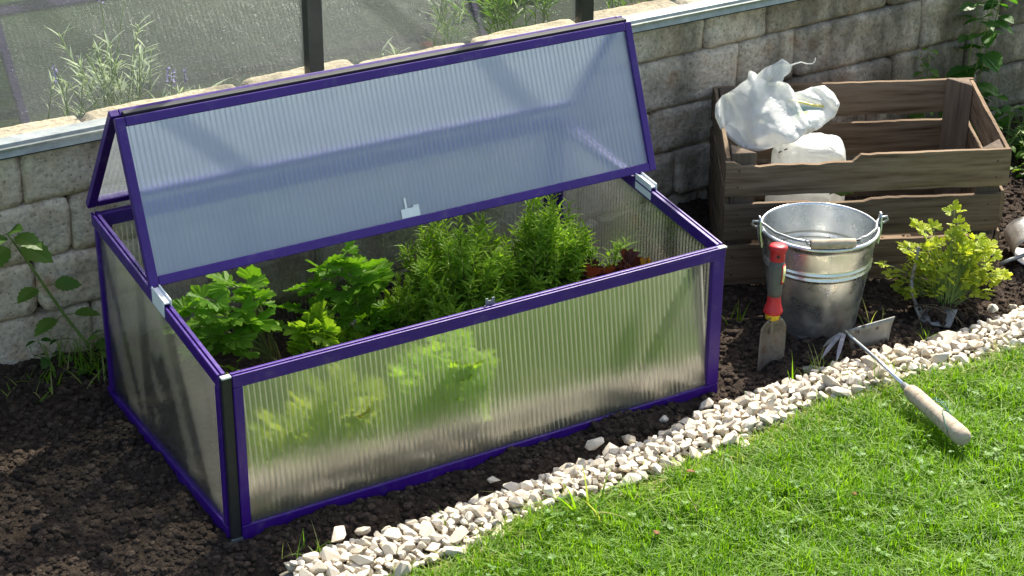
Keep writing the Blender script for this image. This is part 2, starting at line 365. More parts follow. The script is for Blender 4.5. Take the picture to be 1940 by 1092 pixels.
def thing(name, label, cat, loc=(0, 0, 0), group=None, rz=0, local=False):
    o = bpy.data.objects.new(name, None); COL.objects.link(o); o.location = loc; o.rotation_euler = (0, 0, rz)
    o.empty_display_size = .02
    if not local: WORLD_BUILT[o.name] = tuple(loc)
    return tag(o, label, cat, group)
def bevel(o, wd=.0015, seg=1):
    b = o.modifiers.new('bevel', 'BEVEL'); b.width = wd; b.segments = seg; b.limit_method = 'ANGLE'; return o
# numpy value noise
_perm = RNG.permutation(4096); _val = RNG.random(4096)
def vnoise(x, y, z=0.):
    xi = np.floor(x).astype(int); yi = np.floor(y).astype(int); xf = x-xi; yf = y-yi
    u = xf*xf*(3-2*xf); v = yf*yf*(3-2*yf)
    def h(i, j): return _val[_perm[(i + _perm[(j + int(z)) & 4095]) & 4095]]
    return (h(xi, yi)*(1-u)+h(xi+1, yi)*u)*(1-v) + (h(xi, yi+1)*(1-u)+h(xi+1, yi+1)*u)*v
def fbm(x, y, sc0, octv=4, z=0.):
    a = 1.; t = 0.; n = 0.
    for i in range(octv):
        t = t + a*vnoise(x*sc0, y*sc0, z+i*7); n += a; a *= .5; sc0 *= 2.1
    return t/n
def soil_h(x, y):
    h = (fbm(x, y, 5, 2)-.5)*.022 + (fbm(x, y, 28, 3, 3)-.5)*.020
    c = np.abs(fbm(x, y, 100, 3, 9)-.5)
    h = h + .009*(c*2)**.7 - .003
    h = h + .010*np.clip((fbm(x, y, 11, 2, 5)-.55)*5, 0, 1)
    return h
def soil_h1(x, y): return float(soil_h(np.array([x]), np.array([y]))[0])

# ------------------------------------------------------------------ the setting
def sheet(name, x0, x1, y0, y1, nx, ny, hf, m, kind='structure', smooth=True):
    X, Y = np.meshgrid(np.linspace(x0, x1, nx), np.linspace(y0, y1, ny))
    Z = hf(X, Y); V = np.stack([X, Y, Z], -1).reshape(-1, 3)
    i = np.arange(nx*ny).reshape(ny, nx)
    F = np.stack([i[:-1, :-1], i[:-1, 1:], i[1:, 1:], i[1:, :-1]], -1).reshape(-1, 4)
    o = np_obj(name, V, F, m, smooth=smooth); o['kind'] = kind; return o
sheet('ground', -60, 60, -60, 60, 2, 2, lambda x, y: x*0-.16, M_field)
sheet('lawn', -2.5, 5, -1.3, -.17, 60, 40, lambda x, y: (fbm(x, y, 6, 2)-.5)*.012 + .0, M_lawnbase)
sheet('outer_lawn', -14, 16, -14, -1.2, 2, 2, lambda x, y: x*0+.012, M_field)
def soil_z(x, y):
    s = np.clip((-.05-y)/.07, 0, 1)
    return soil_h(x, y) - .03*s + .03*np.clip((y-.66)/.1, 0, 1)
sheet('soil_bed', -1.3, 3.3, -.15, .80, 920, 210, soil_z, M_soil)
sheet('upper_ground', -6, 7, .90, 9, 200, 80, lambda x, y: .44 - .27*np.clip((x-2.55)/.3, 0, 1) + (fbm(x, y, 4, 3)-.5)*.05, M_bedsoil)

def up_edge(x): return np.interp(x, [-.5, 0, .3, .6, .85, 1.1, 1.3, 1.6, 1.9, 3], [-.14, -.138, -.138, -.122, -.105, -.066, -.05, -.075, -.055, -.05])
def lo_edge(x): return np.interp(x, [-.5, 0, .3, .5, .7, .85, 1.0, 1.15, 1.4, 1.6, 3], [-.30, -.30, -.285, -.225, -.25, -.23, -.215, -.180, -.192, -.205, -.22])
def gz(x, y):
    a = up_edge(x); b = lo_edge(x); t = np.clip((a-y)/(a-b), 0, 1)
    return np.sin(np.pi*np.clip(t, .0, 1))*.014
X, Y = np.meshgrid(np.linspace(.03, 3, 400), np.linspace(0, 1, 20))
YY = up_edge(X)*(1-Y) + lo_edge(X)*Y
Vg = np.stack([X, YY + .01*(.5-Y), gz(X, YY)-.010 + (fbm(X, YY, 70, 2)-.5)*.008], -1).reshape(-1, 3)
ii = np.arange(8000).reshape(20, 400)
gravel_strip = np_obj('gravel_strip', Vg, np.stack([ii[:-1, 1:], ii[:-1, :-1], ii[1:, :-1], ii[1:, 1:]], -1).reshape(-1, 4), M_gbase)
gravel_strip['kind'] = 'structure'
# stone chips: angular hulls
def chip(seed):
    r = random.Random(seed); bm = bmesh.new()
    for _ in range(16):
        d = Vector((r.gauss(0, 1), r.gauss(0, 1), r.gauss(0, 1))).normalized()
        q = r.uniform(.86, 1.1); bm.verts.new((d.x*1.22*q, d.y*.92*q, d.z*.74*q))
    g = bmesh.ops.convex_hull(bm, input=bm.verts)
    bmesh.ops.delete(bm, geom=[e for e in g['geom_interior'] if isinstance(e, bmesh.types.BMVert)], context='VERTS')
    bmesh.ops.recalc_face_normals(bm, faces=bm.faces)
    me = bpy.data.meshes.new('stone'); bm.to_mesh(me); bm.free(); me.materials.append(M_gravel); return me
chips = [chip(i) for i in range(14)]
places = []
rs = random.Random(5)
CAMP = Vector((-1.099, -2.770, 1.920))
for layer, n in ((0, 1900), (1, 1500)):
    grid = {}
    tries = 0; cnt = 0
    while cnt < n and tries < n*14:
        tries += 1
        x = rs.uniform(.045, 2.6); a = float(up_edge(x)); b = float(lo_edge(x))
        y = a + (b-a)*rs.uniform(-.04 if layer == 0 else .08, 1.05 if layer == 0 else .9)
        y += (mnoise.noise((x*14, 3, layer))*.012)
        r = rs.choice((.0075, .009, .0105, .012, .014, .0175)) * rs.uniform(.9, 1.1)
        ok = True; cx, cyy = int(x/.03), int(y/.03)
        for i in (-1, 0, 1):
            for j in (-1, 0, 1):
                for (px, py, pr) in grid.get((cx+i, cyy+j), ()):
                    if (px-x)**2+(py-y)**2 < ((pr+r)*.80)**2: ok = False
        if not ok: continue
        grid.setdefault((cx, cyy), []).append((x, y, r)); cnt += 1
        z = float(gz(np.array(x), np.array(y))) + (.001 if layer == 0 else .012) + r*.25 + rs.uniform(-.002, .003)
        places.append((x, y, z, r))
for (x, y, r) in ((.50, -.075, .014), (.73, -.072, .017), (.80, -.085, .013), (.91, -.045, .012), (1.02, -.04, .015), (.16, -.108, .019), (.205, -.112, .014), (1.83, -.012, .014), (1.87, -.03, .012)):
    places.append((x, y, soil_h1(x, y)+r*.4, r))
def in_view(p):
    q = Vector(p[:3]) - CAMP; zf = q.dot(_f); u = 970+3683*q.dot(_r)/zf; v = 546+3683*q.dot(_d)/zf
    return -10 < u < 1950 and v < 1100, zf
scored = []
for p in places:
    vis, zf = in_view(p); scored.append(((0 if vis else 1), -p[3]/zf - (.0008 if p[2] > .02 else 0), p))
scored.sort(key=lambda t: t[:2])
for k, (_, _, (x, y, z, r)) in enumerate(scored[:300]):
    o = bpy.data.objects.new('stone', rs.choice(chips)); COL.objects.link(o); o.parent = gravel_strip
    o.location = (x, y, z); o.scale = (r*rs.uniform(.9, 1.3), r*rs.uniform(.8, 1.05), r*rs.uniform(.8, 1.15)); o.rotation_euler = (rs.uniform(-.6, .6), rs.uniform(-.6, .6), rs.uniform(0, 6.3))
Vs = []; Fs = []; off = 0
chip_np = []
for me in chips:
    me.calc_loop_triangles()
    chip_np.append((np.array([v.co[:] for v in me.vertices]), np.array([t.vertices[:] for t in me.loop_triangles])))
for (_, _, (x, y, z, r)) in scored[300:]:
    v, f = rs.choice(chip_np); e = Euler((rs.uniform(-.6, .6), rs.uniform(-.6, .6), rs.uniform(0, 6.3))).to_matrix()
    Vs.append(v @ np.array(e).T * r + (x, y, z)); Fs.append(f+off); off += len(v)
g2 = np_obj('gravel', np.concatenate(Vs), np.concatenate(Fs), M_gravel2, gravel_strip); g2['kind'] = 'stuff'

# soil crumbs
def crumbs(name, n, xr, yr, rr, reject, zf, seed):
    q = np.random.default_rng(seed); base = []
    for k in range(6):
        bm = bmesh.new(); bmesh.ops.create_icosphere(bm, subdivisions=1, radius=1)
        for v in bm.verts: v.co *= 1 + .35*mnoise.noise(v.co*1.7 + Vector((k*9, 0, 0)))
        bm.verts.ensure_lookup_table(); base.append((np.array([v.co[:] for v in bm.verts]), np.array([[v.index for v in f.verts] for f in bm.faces]))); bm.free()
    x = q.uniform(*xr, n); y = q.uniform(*yr, n); keep = ~reject(x, y); x = x[keep]; y = y[keep]; n = len(x)
    z = zf(x, y); r = rr[0] + (rr[1]-rr[0])*q.random(n)**5.
    V = []; F = []; o = 0
    for k, (v, f) in enumerate(base):
        s = np.arange(n) % 6 == k; m = s.sum()
        sc_ = np.stack([r[s]*q.uniform(.8, 1.3, m), r[s]*q.uniform(.8, 1.3, m), r[s]*q.uniform(.6, 1., m)], -1)
        a = q.uniform(0, 6.28, m); P = v[None]*sc_[:, None]; ca, sa = np.cos(a)[:, None], np.sin(a)[:, None]
        P = np.stack([P[..., 0]*ca-P[..., 1]*sa, P[..., 0]*sa+P[..., 1]*ca, P[..., 2]], -1) + np.stack([x[s], y[s], z[s]+r[s]*.2], -1)[:, None]
        V.append(P.reshape(-1, 3)); F.append((f[None]+(np.arange(m)*len(v))[:, None, None]).reshape(-1, 3)+o); o += m*len(v)
    ob = np_obj(name, np.concatenate(V), np.concatenate(F), M_clod, smooth=False); ob['kind'] = 'stuff'; return ob
crumbs('soil_crumbs', 90000, (-.6, 2.6), (-.15, .76), (.0009, .0090), lambda x, y: (x > -.004) & (x < 1.085) & (y > -.004) & (y < .625) | (y < up_edge(x)-.012), soil_z, 3)
IN_Z = .035
def bed_z(x, y): return IN_Z + (fbm(x, y, 9, 3, 2)-.5)*.03 + (fbm(x, y, 50, 2, 2)-.5)*.012
sheet('planting_soil', .012, 1.068, .012, .609, 240, 130, bed_z, M_soil)
crumbs('planting_soil_crumbs', 5000, (.02, 1.06), (.02, .6), (.0016, .008), lambda x, y: x < -9, bed_z, 4)

# stone wall: every block a part
wall = thing('stone_wall', 'low wall of tumbled grey-brown concrete blocks behind the cold frame and crate', 'wall', (1.0, .80, 0))
m = MB(); m.box((-1.4, .815, -.3), (2.72, .96, .468)); m.box((2.7205, .815, -.3), (3.6, .96, .20)); m.build('wall_core', M_mortar, wall)
def bedline(k, x):   # z of the bed joints, top to bottom
    L = [(.497, .530), (.376, .4385), (.2515, .3045), (.133, .197), (.016, .072), (-.10, -.045)][k]
    return L[0] + (L[1]-L[0])*x/2.6 + .003*mnoise.noise((x*5, k*3, 1))
def block(x0, x1, k, seed):
    nx = max(8, int((x1-x0)/.012)); nz = 11; vs = []; fs = []
    g = .0014; r = .0065; yo = random.Random(seed).uniform(-.004, .004); R = random.Random(seed+99)
    cut = [R.choice((0, 0, .003, .007)) for _ in range(4)]
    for j in range(nz+1):
        for i in range(nx+1):
            u = i/nx; v = j/nz; x = x0+g+(x1-x0-2*g)*u
            zb = bedline(k+1, x)+g; zt = bedline(k, x)-g; z = zb+(zt-zb)*v
            # wavering outline
            ex = (1-abs(2*u-1))*.5*(x1-x0); ez = (1-abs(2*v-1))*.5*(zt-zb)
            wob = mnoise.noise((x*22, z*22, seed))*.0035
            x += wob*max(0, 1-ex/.03) * (1 if u > .5 else -1) * -1 * (1 if wob*(1 if u > .5 else -1) < 0 else .3)
            z += mnoise.noise((x*18, z*18, seed+5))*.003*max(0, 1-ez/.02)
            ci = (0 if u < .5 else 1)+(0 if v < .5 else 2)
            cc = max(0, 1-(ex+ez)/.020)*(.002+cut[ci]); x += cc*(1 if u < .5 else -1)*.8; z += cc*(1 if v < .5 else -1)*.8
            e = min(ex, ez); dd = 0 if e >= r else (1-math.sqrt(max(0, 1-((r-e)/r)**2)))*r*1.1
            y = .775+yo+dd+mnoise.noise((x*9, z*9, seed))*.005+mnoise.noise((x*34, z*34, seed))*.0022+mnoise.noise((x*80, z*80, seed))*.0010
            vs.append((x, y, z))
    n1 = nx+1
    for j in range(nz):
        for i in range(nx): fs.append((j*n1+i, j*n1+i+1, (j+1)*n1+i+1, (j+1)*n1+i))
    ring = [i for i in range(n1)] + [j*n1+nx for j in range(1, nz+1)] + [nz*n1+i for i in range(nx-1, -1, -1)] + [j*n1 for j in range(nz-1, 0, -1)]
    o = len(vs); vs += [(vs[i][0], .835, vs[i][2]) for i in ring]; L = len(ring)
    for a in range(L): fs.append((ring[(a+1) % L], ring[a], o+a, o+(a+1) % L))
    mb = MB(); mb.add(vs, fs, 0, True); return mb.build('stone_block', M_block, wall)
rows = [[-1.3, -.95, -.62, -.36, -.08, .21, .46, .73, .99, 1.24, 1.591, 1.773, 2.157, 2.42, 2.74],
        [-1.3, -1.05, -.7, -.33, .011, .17, .45, .8, 1.05, 1.36, 1.696, 1.872, 2.283, 2.56, 2.78],
        [-1.3, -.9, -.55, -.30, -.075, .22, .58, .83, 1.12, 1.44, 1.80, 2.194, 2.45, 2.8, 3.2, 3.6],
        [-1.3, -1.0, -.68, -.36, .032, .30, .55, .92, 1.24, 1.52, 1.9, 2.12, 2.5, 2.85, 3.2, 3.6],
        [-1.3, -.8, -.42, -.07, .25, .6, .95, 1.3, 1.6, 1.95, 2.3, 2.66, 3.1, 3.6]]
for k, L in enumerate(rows):
    for a, b in zip(L[:-1], L[1:]): block(a, b, k, int(1000*(a+5))+k*77)
def coping(x0, x1, seed):
    nx = 26; ny = 8; vs = []; fs = []; R = random.Random(seed); top = .511+R.uniform(-.003, .006); back = .882+R.uniform(-.008, .01)
    for j in range(ny+1):
        for i in range(nx+1):
            u = i/nx; v = j/ny; x = x0+.002+(x1-x0-.004)*u; bk = back + .007*mnoise.noise((x*9, seed, 0)); y = .798+(bk-.798)*v
            ex = (1-abs(2*u-1))*.5*(x1-x0); ey = (1-abs(2*v-1))*.5*.075; e = min(ex, ey if v > .5 else 9); r = .014
            dd = 0 if e >= r else (1-math.sqrt(max(0, 1-((r-e)/r)**2)))*r
            if v > .5: y -= max(0, 1-ex/.03)*.012
            vs.append((x, y, top+.012*x/2-dd+mnoise.noise((x*20, y*20, seed))*.003+mnoise.noise((x*70, y*70, seed))*.0012))
    n1 = nx+1
    for j in range(ny):
        for i in range(nx): fs.append((j*n1+i, j*n1+i+1, (j+1)*n1+i+1, (j+1)*n1+i))
    ring = [i for i in range(n1)] + [j*n1+nx for j in range(1, ny+1)] + [ny*n1+i for i in range(nx-1, -1, -1)] + [j*n1 for j in range(ny-1, 0, -1)]
    o = len(vs); vs += [(vs[i][0], vs[i][1], .43) for i in ring]; L = len(ring)
    for a in range(L): fs.append((ring[(a+1) % L], ring[a], o+a, o+(a+1) % L))
    mb = MB(); mb.add(vs, fs, 0, True); return mb.build('coping_stone', M_coping, wall)
cx = [-1.2, -.83, -.5, -.18, .075, .43, .70, .985, 1.27, 1.55, 1.95]
for a, b in zip(cx[:-1], cx[1:]): coping(a, b, int(a*100)+500)

# greenhouse standing on the wall
gh = thing('greenhouse', 'glazed greenhouse front with black posts and galvanised sill on the block wall', 'greenhouse', (.58, .785, .50))
m = MB()
m.add([(-1.2, .757, .485), (2.0, .757, .505), (2.0, .765, .531), (-1.2, .765, .511), (2.0, .796, .5335), (-1.2, .796, .5135), (2.0, .800, .505), (-1.2, .800, .485)],
      [(0, 1, 2, 3), (3, 2, 4, 5), (1, 0, 7, 6), (5, 4, 6, 7), (2, 1, 6, 4), (0, 3, 5, 7)])
m.add([(-1.2, .754, .4985), (2.0, .754, .5185), (2.0, .754, .5245), (-1.2, .754, .5045), (-1.2, .764, .4985), (2.0, .764, .5185), (2.0, .764, .5245), (-1.2, .764, .5045)],
      [(0, 1, 2, 3), (3, 2, 6, 7), (1, 0, 4, 5), (1, 5, 6, 2), (4, 0, 3, 7)])
m.build('sill_rail', M_steel, gh)
m = MB(); m.add([(-1.2, .768, .478), (2.0, .768, .498), (2.0, .768, .4845+.02), (-1.2, .768, .4845), (-1.2, .80, .478), (2.0, .80, .498), (2.0, .80, .5045), (-1.2, .80, .4845)],
      [(0, 1, 2, 3), (3, 2, 6, 7), (0, 4, 5, 1), (1, 5, 6, 2), (4, 0, 3, 7)]); m.build('sill_gasket', M_black, gh)
posts = (-.815, -.175, .563, 1.247, 1.93)
for px in posts:
    m = MB(); z0 = .5145+.02*(px+1.2)/3.2
    m.box((px-.006, .783, z0+.0005), (px+.019, .810, 1.7)); m.box((px+.0195, .788, z0+.0005), (px+.030, .808, 1.7)); m.build('post', M_darkpost, gh)
for a, b in zip(posts[:-1], posts[1:]):
    z0 = .5155+.02*(a+1.2)/3.2; m = MB(); m.box((a+.0305, .800, z0), (b-.0065, .804, 1.7)); m.build('pane', M_glass, gh)

# ------------------------------------------------------------------ cold frame
W, D, HF, HR = 1.08, .621, .323, .404
zr = lambda y: HF+(HR-HF)*y/D
cf = thing('cold_frame', 'violet framed polycarbonate cold frame with its lid folded up like a tent', 'cold frame', (W/2, D/2, 0))
def panel(name, O, U, V, n, wd, v0, v1, parent, skin_m, pitch=.0105, t=.006, amp=.00022, seg=4):
    O, U, V, n = map(Vector, (O, U, V, n)); k = int(round(wd/pitch)); pitch = wd/k; mb = MB()
    for s in (1, -1):
        vs = []; fs = []; ns = k*seg+1
        for i in range(ns):
            u = pitch*i/seg; q = O+U*u+n*(s*(t/2+amp*math.cos(2*math.pi*(u/pitch+.5))))
            vs += [q+V*v0(u), q+V*v1(u)]
        flip = (U.cross(V)).dot(n)*s < 0
        for i in range(ns-1):
            f = (2*i, 2*i+2, 2*i+3, 2*i+1); fs.append(f[::-1] if flip else f)
        mb.add(vs, fs, 0, True)
    for i in range(k+1):
        u = pitch*i; q = O+U*u; h = t/2-.0004
        for du in (-.00035, .00035):
            a = q+U*du
            mb.add([a+n*h+V*v0(u), a-n*h+V*v0(u), a-n*h+V*v1(u), a+n*h+V*v1(u)], [(0, 1, 2, 3)], 1)
    return mb.build(name, [skin_m, M_rib if skin_m in (M_skin_lid, M_skin_front) else M_rib_clear], parent)
def bar(name, a, b, u, v, parent, mat_=None, bev=.0018):
    # prism from a to b with cross-section spanned by vectors u and v (from the line a-b)
    a, b, u, v = map(Vector, (a, b, u, v)); mb = MB()
    mb.add([a, a+u, a+u+v, a+v, b, b+u, b+u+v, b+v], [(0, 1, 2, 3), (7, 6, 5, 4), (0, 4, 5, 1), (1, 5, 6, 2), (2, 6, 7, 3), (3, 7, 4, 0)])
    o = mb.build(name, mat_ or M_violet, parent)
    me = o.data; bm = bmesh.new(); bm.from_mesh(me); bmesh.ops.recalc_face_normals(bm, faces=bm.faces); bm.to_mesh(me); bm.free()
    return bevel(o, bev, 2)
X_, Y_, Z_ = Vector((1, 0, 0)), Vector((0, 1, 0)), Vector((0, 0, 1))
# front wall
_ln = math.radians(8.5); _up = Vector((0, math.sin(_ln), math.cos(_ln)))
fp = panel('front_panel', (.036, .0035, 0), X_, _up, X_.cross(_up), 1.018, lambda u: .018, lambda u: .302, cf, M_skin_front)
bar('rail', (.0215, -.001, -.03), (1.0785, -.001, -.03), (0, .014, 0), (0, 0, .048), fp)
bar('rail', (.0215, -.001, .2985), (1.0785, -.001, .2985), (0, .0125, 0), (0, 0, .021), fp)
for y0, w_ in ((-.0015, .0045), (.0075, .0065)):
    bar('rail_lip', (.0215, y0, .3195), (1.0785, y0, .3195), (0, w_, 0), (0, 0, .0042), fp, None, .001)
bar('stile', (.0215, -.0005, .0185), (.0215, -.0005, .298), (.0185, 0, 0), (0, .013, 0), fp)
bar('stile', (1.0500, -.0005, .0185), (1.0500, -.0005, .298), (.0280, 0, 0), (0, .013, 0), fp)
# side walls
for sx, x0 in ((-1, 0.), (1, W)):
    xp = x0+.007 if sx < 0 else x0-.007
    sp = panel('side_panel', (xp, .014, 0), Y_, Z_, X_*sx, .59, lambda u: .014, lambda u: zr(u+.014)-.014, cf, M_skin)
    e = X_*(-sx)
    o0 = Vector((x0-.001 if sx < 0 else x0+.001, 0, 0))
    bar('rail', o0+Y_*.0145+Z_*-.03, o0+Y_*.606+Z_*-.03, e*.014, Z_*.045, sp)
    bar('rail', o0+Y_*.0135+Z_*(zr(.0135)-.026), o0+Y_*(D-.004)+Z_*(zr(D-.004)-.026), e*.0125, Z_*.0225, sp)
    for d0, w_ in ((-.0005, .005), (.0075, .0075)):
        bar('rail_lip', o0+e*d0+Y_*.0135+Z_*(zr(.0135)-.0034), o0+e*d0+Y_*(D-.004)+Z_*(zr(D-.004)-.0034), e*w_, Z_*.0042, sp, None, .001)
    bar('stile', o0+Y_*.0145+Z_*.0155, o0+Y_*.0145+Z_*(zr(.0145)-.0265), e*.013, Y_*.017, sp)
    bar('stile', o0+Y_*.594+Z_*.0155, o0+Y_*.594+Z_*(zr(.594)-.0265), e*.013, Y_*.012, sp)
# rear wall
rp = panel('rear_panel', (.016, D-.007, 0), X_, Z_, Y_, 1.048, lambda u: .014, lambda u: HR-.016, cf, M_skin)
bar('rail', (.0, D+.001, -.03), (W, D+.001, -.03), (0, -.014, 0), (0, 0, .048), rp)
bar('rail', (.014, D-.001, HR-.03), (W-.014, D-.001, HR-.03), (0, -.016, 0), (0, 0, .028), rp)
bar('stile', (.0135, D+.0005, .0185), (.0135, D+.0005, HR-.0305), (.024, 0, 0), (0, -.0145, 0), rp)
bar('stile', (W-.0375, D+.0005, .0185), (W-.0375, D+.0005, HR-.0305), (.024, 0, 0), (0, -.0145, 0), rp)
# corner posts: black channel seen in the open front corners, silver brackets
for sx, x0 in ((-1, .003), (1, W-.0020)):
    bar('corner_post', (x0, .003, -.03), (x0, .003, HF-.004), (.0175 if sx < 0 else -.006, 0, 0), (0, .010, 0), cf, M_black, .0005)
for q in ((.001, 0, HF-.003), (W-.017, 0, HF-.003)):
    m = MB(); m.box((q[0], -.0015, q[2]+.0004), (q[0]+.018, .0095, q[2]+.0044)); bevel(m.build('corner_bracket', M_white, cf), .0008)
m = MB(); m.box((-.001, -.003, -.012), (.021, .0015, -.004)); m.build('corner_bracket', M_steel, cf)
# lid: two flaps hinged at the ridge
LX0, LX1 = -.004, W+.042
RY, RZ, FY, FZ = .433, .662, .310, zr(.310)+.006
BY, BZ = D+.008, HR+.010
def flap(name, y0, z0, y1, z1, flipn, grow=0.):
    a = Vector((0, y0, z0)); b = Vector((0, y1, z1)); V = (b-a).normalized(); L = (b-a).length
    n = X_.cross(V)*(1 if flipn else -1); n.normalize()
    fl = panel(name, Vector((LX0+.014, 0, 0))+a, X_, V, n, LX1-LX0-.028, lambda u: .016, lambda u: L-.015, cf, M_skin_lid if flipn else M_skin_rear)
    def rl(nm, u0, u1, v0, v1, th=.0145, off=.0):
        A = a+V*v0+X_*u0-n*(th/2-off); bar(nm, A, A+X_*(u1-u0), V*(v1-v0), n*th, fl)
    rl('rail', LX0+.0185, LX1-.0165, 0, .018)
    rl('rail', LX0+.0185, LX1-.0165, L-.018, L, .0165)
    for x0, x1 in ((LX0, LX0+.018), (LX1-.016, LX1)):
        A = a+X_*x0+V*0.-n*.0075; bar('stile', A, A+V*L, X_*(x1-x0), n*.015, fl)
    return fl, a, V, n, L
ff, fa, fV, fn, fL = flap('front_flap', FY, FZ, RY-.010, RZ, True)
rf_, ra, rV, rn, rL = flap('rear_flap', BY, BZ, RY+.012, RZ+.002, False)
ff['label'] = 'translucent front flap leaning on the side rails'
bar('hinge_strip', (LX0+.022, RY-.0050, RZ-.012), (LX1-.002, RY-.0050, RZ-.012), (0, .0165, 0), (0, 0, .0165), cf, M_black, .0015)
# stop clips on the side rails
for x0, sx in ((-.0035, 1), (W-.0135, 1)):
    y0, y1 = .302, .246; m = MB()
    for dx0, dx1, zz0, zz1 in ((0, .0025, -.020, .014), (.0145, .017, -.012, .014), (0.0026, .0144, .0055, .009)):
        m.add([(x0+dx0, y1, zr(y1)+zz0), (x0+dx1, y1, zr(y1)+zz0), (x0+dx1, y0, zr(y0)+zz0), (x0+dx0, y0, zr(y0)+zz0),
               (x0+dx0, y1, zr(y1)+zz1), (x0+dx1, y1, zr(y1)+zz1), (x0+dx1, y0, zr(y0)+zz1), (x0+dx0, y0, zr(y0)+zz1)],
              [(3, 2, 1, 0), (4, 5, 6, 7), (0, 1, 5, 4), (1, 2, 6, 5), (2, 3, 7, 6), (3, 0, 4, 7)])
    bevel(m.build('stop_clip', M_white, cf), .0008)
# catch on the front rail and its latch on the flap
m = MB(); x0 = .536; m.box((x0, .0145, .3), (x0+.020, .0165, .332)); m.box((x0, .0145, .332), (x0+.0065, .0165, .337)); m.box((x0+.0135, .0145, .332), (x0+.020, .0165, .337)); m.box((x0+.002, .0166, .318), (x0+.018, .024, .3195))
bevel(m.build('catch', M_steel, cf), .0006)
m = MB(); A = fa+X_*.523
def fbox(u0, u1, v0, v1, n0, n1):
    q = [A+X_*u+fV*v+fn*nn for nn in (n0, n1) for u, v in ((u0, v0), (u1, v0), (u1, v1), (u0, v1))]
    m.add(q, [(3, 2, 1, 0), (4, 5, 6, 7), (0, 1, 5, 4), (1, 2, 6, 5), (2, 3, 7, 6), (3, 0, 4, 7)])
fbox(0, .040, .019, .037, .0034, .0046); fbox(.010, .0145, .0372, .058, .0034, .0046); fbox(.028, .040, .0372, .041, .0034, .0046)
m.build('latch_plate', M_white, ff)

# ------------------------------------------------------------------ leaves and plants
def fan_leaf(R=1., lobes=3, depth=.42, teeth=3, spread=115, n=31, cup=.25, tooth=.10):
    vs = [(0, 0, 0)]; fs = []
    for i in range(n):
        t = -1+2*i/(n-1); th = math.radians(spread)*t
        lob = abs(math.cos(math.pi*lobes/2*t + (0 if lobes % 2 else math.pi/2)))
        r = (1-depth)+depth*lob**.55
        r *= .72+.28*math.cos(th*.75)
        r *= 1+tooth*(((i*teeth*lobes/(n-1)*1.0) % 1.0)-.5)*2
        x = r*math.sin(th); y = r*math.cos(th)
        vs.append((x*R, y*R, R*(cup*.5*(x*x) - .12*y*y + .06*math.sin(i*2.3))))
        if i: fs.append((0, i+1, i))
    return vs, fs
def lance_leaf(L=1., wd=.2, bend=.25, fold=.35, taper=.45):
    ys = (0, .28, .62, 1.); ws = (.12, 1, .8, 0); vs = []; fs = []
    for y, q in zip(ys, ws):
        z = -bend*y*y; vs += [(-wd*.5*q, y, z+fold*wd*q*.5), (0, y, z), (wd*.5*q, y, z+fold*wd*q*.5)]
    for i in range(3):
        a = 3*i; b = a+3
        fs += [(a, a+1, b+1, b), (a+1, a+2, b+2, b+1)]
    return [(x*L, y*L, z*L) for x, y, z in vs], fs
def ovate_leaf(L=1., wd=.62, n=9, bend=.3, saw=.09):
    vs = []; fs = []
    for i in range(n+1):
        y = i/n; q = math.sin(math.pi*min(1, y*.93+.06))**.75*(1-y*.38) if i < n else 0
        q *= 1+(saw if i % 2 else -saw); z = -bend*y*y
        vs += [(-wd*.62*q, y+.03*(i % 2), z+.12*q*wd), (0, y, z), (wd*.62*q, y+.03*(i % 2), z+.12*q*wd)]
    for i in range(n):
        a = 3*i; b = a+3; fs += [(a, a+1, b+1, b), (a+1, a+2, b+2, b+1)]
    return [(x*L, y*L, z*L) for x, y, z in vs], fs
def orient(p, d, up, s=1., roll=0.):
    d = Vector(d).normalized(); up = Vector(up); x = d.cross(up)
    if x.length < 1e-4: x = d.cross(Vector((1, 0, 0)))
    x.normalize(); z = x.cross(d)
    M = Matrix((x, d, z)).transposed().to_4x4()
    if roll: M = M @ Matrix.Rotation(roll, 4, 'Y')
    M = M @ Matrix.Scale(s, 4); M.translation = Vector(p); return M
def rvec(R, s=1.): return Vector((R.gauss(0, s), R.gauss(0, s), R.gauss(0, s)))
def arc(p, d, L, droop, n=5):
    pts = [Vector(p)]; d = Vector(d).normalized()
    for i in range(n):
        d = (d + Vector((0, 0, -droop/n))).normalized(); pts.append(pts[-1]+d*L/n)
    return pts, d
FAN = [fan_leaf(1, 3, .5, 3, 118, 31, .25, .10), fan_leaf(1, 3, .42, 3, 110, 27, -.2, .12), fan_leaf(1, 5, .35, 2, 125, 33, .35, .08)]
TRI = [fan_leaf(1, 3, .62, 2, 100, 19, .3, .10), fan_leaf(1, 3, .55, 2, 95, 19, -.1, .1)]
def umbel_leaf(R, lf, st, p, d, s, shapes=FAN, sub=True, stem_r=.0012):
    # compound leaf: a terminal leaflet and two pairs of side leaflets
    d = Vector(d).normalized(); side = d.cross(Vector((0, 0, 1)))
    side = side.normalized() if side.length > .05 else Vector((1, 0, 0))
    up = Vector((0, 0, 1))+rvec(R, .25)
    lf.add(*R.choice(shapes), 0, False, orient(p, d+Vector((0, 0, -.15)), up, s, R.uniform(-.4, .4)))
    if sub:
        for sg in (-1, 1):
            q = Vector(p)-d*s*.45; dd = (d*.55+side*sg+rvec(R, .15)).normalized(); e = q+dd*s*.38
            st.tube([q, e], stem_r*.8, 4, 0, False)
            lf.add(*R.choice(shapes), 0, False, orient(e, dd+Vector((0, 0, -.1)), up+rvec(R, .2), s*R.uniform(.75, .95), R.uniform(-.4, .4)))
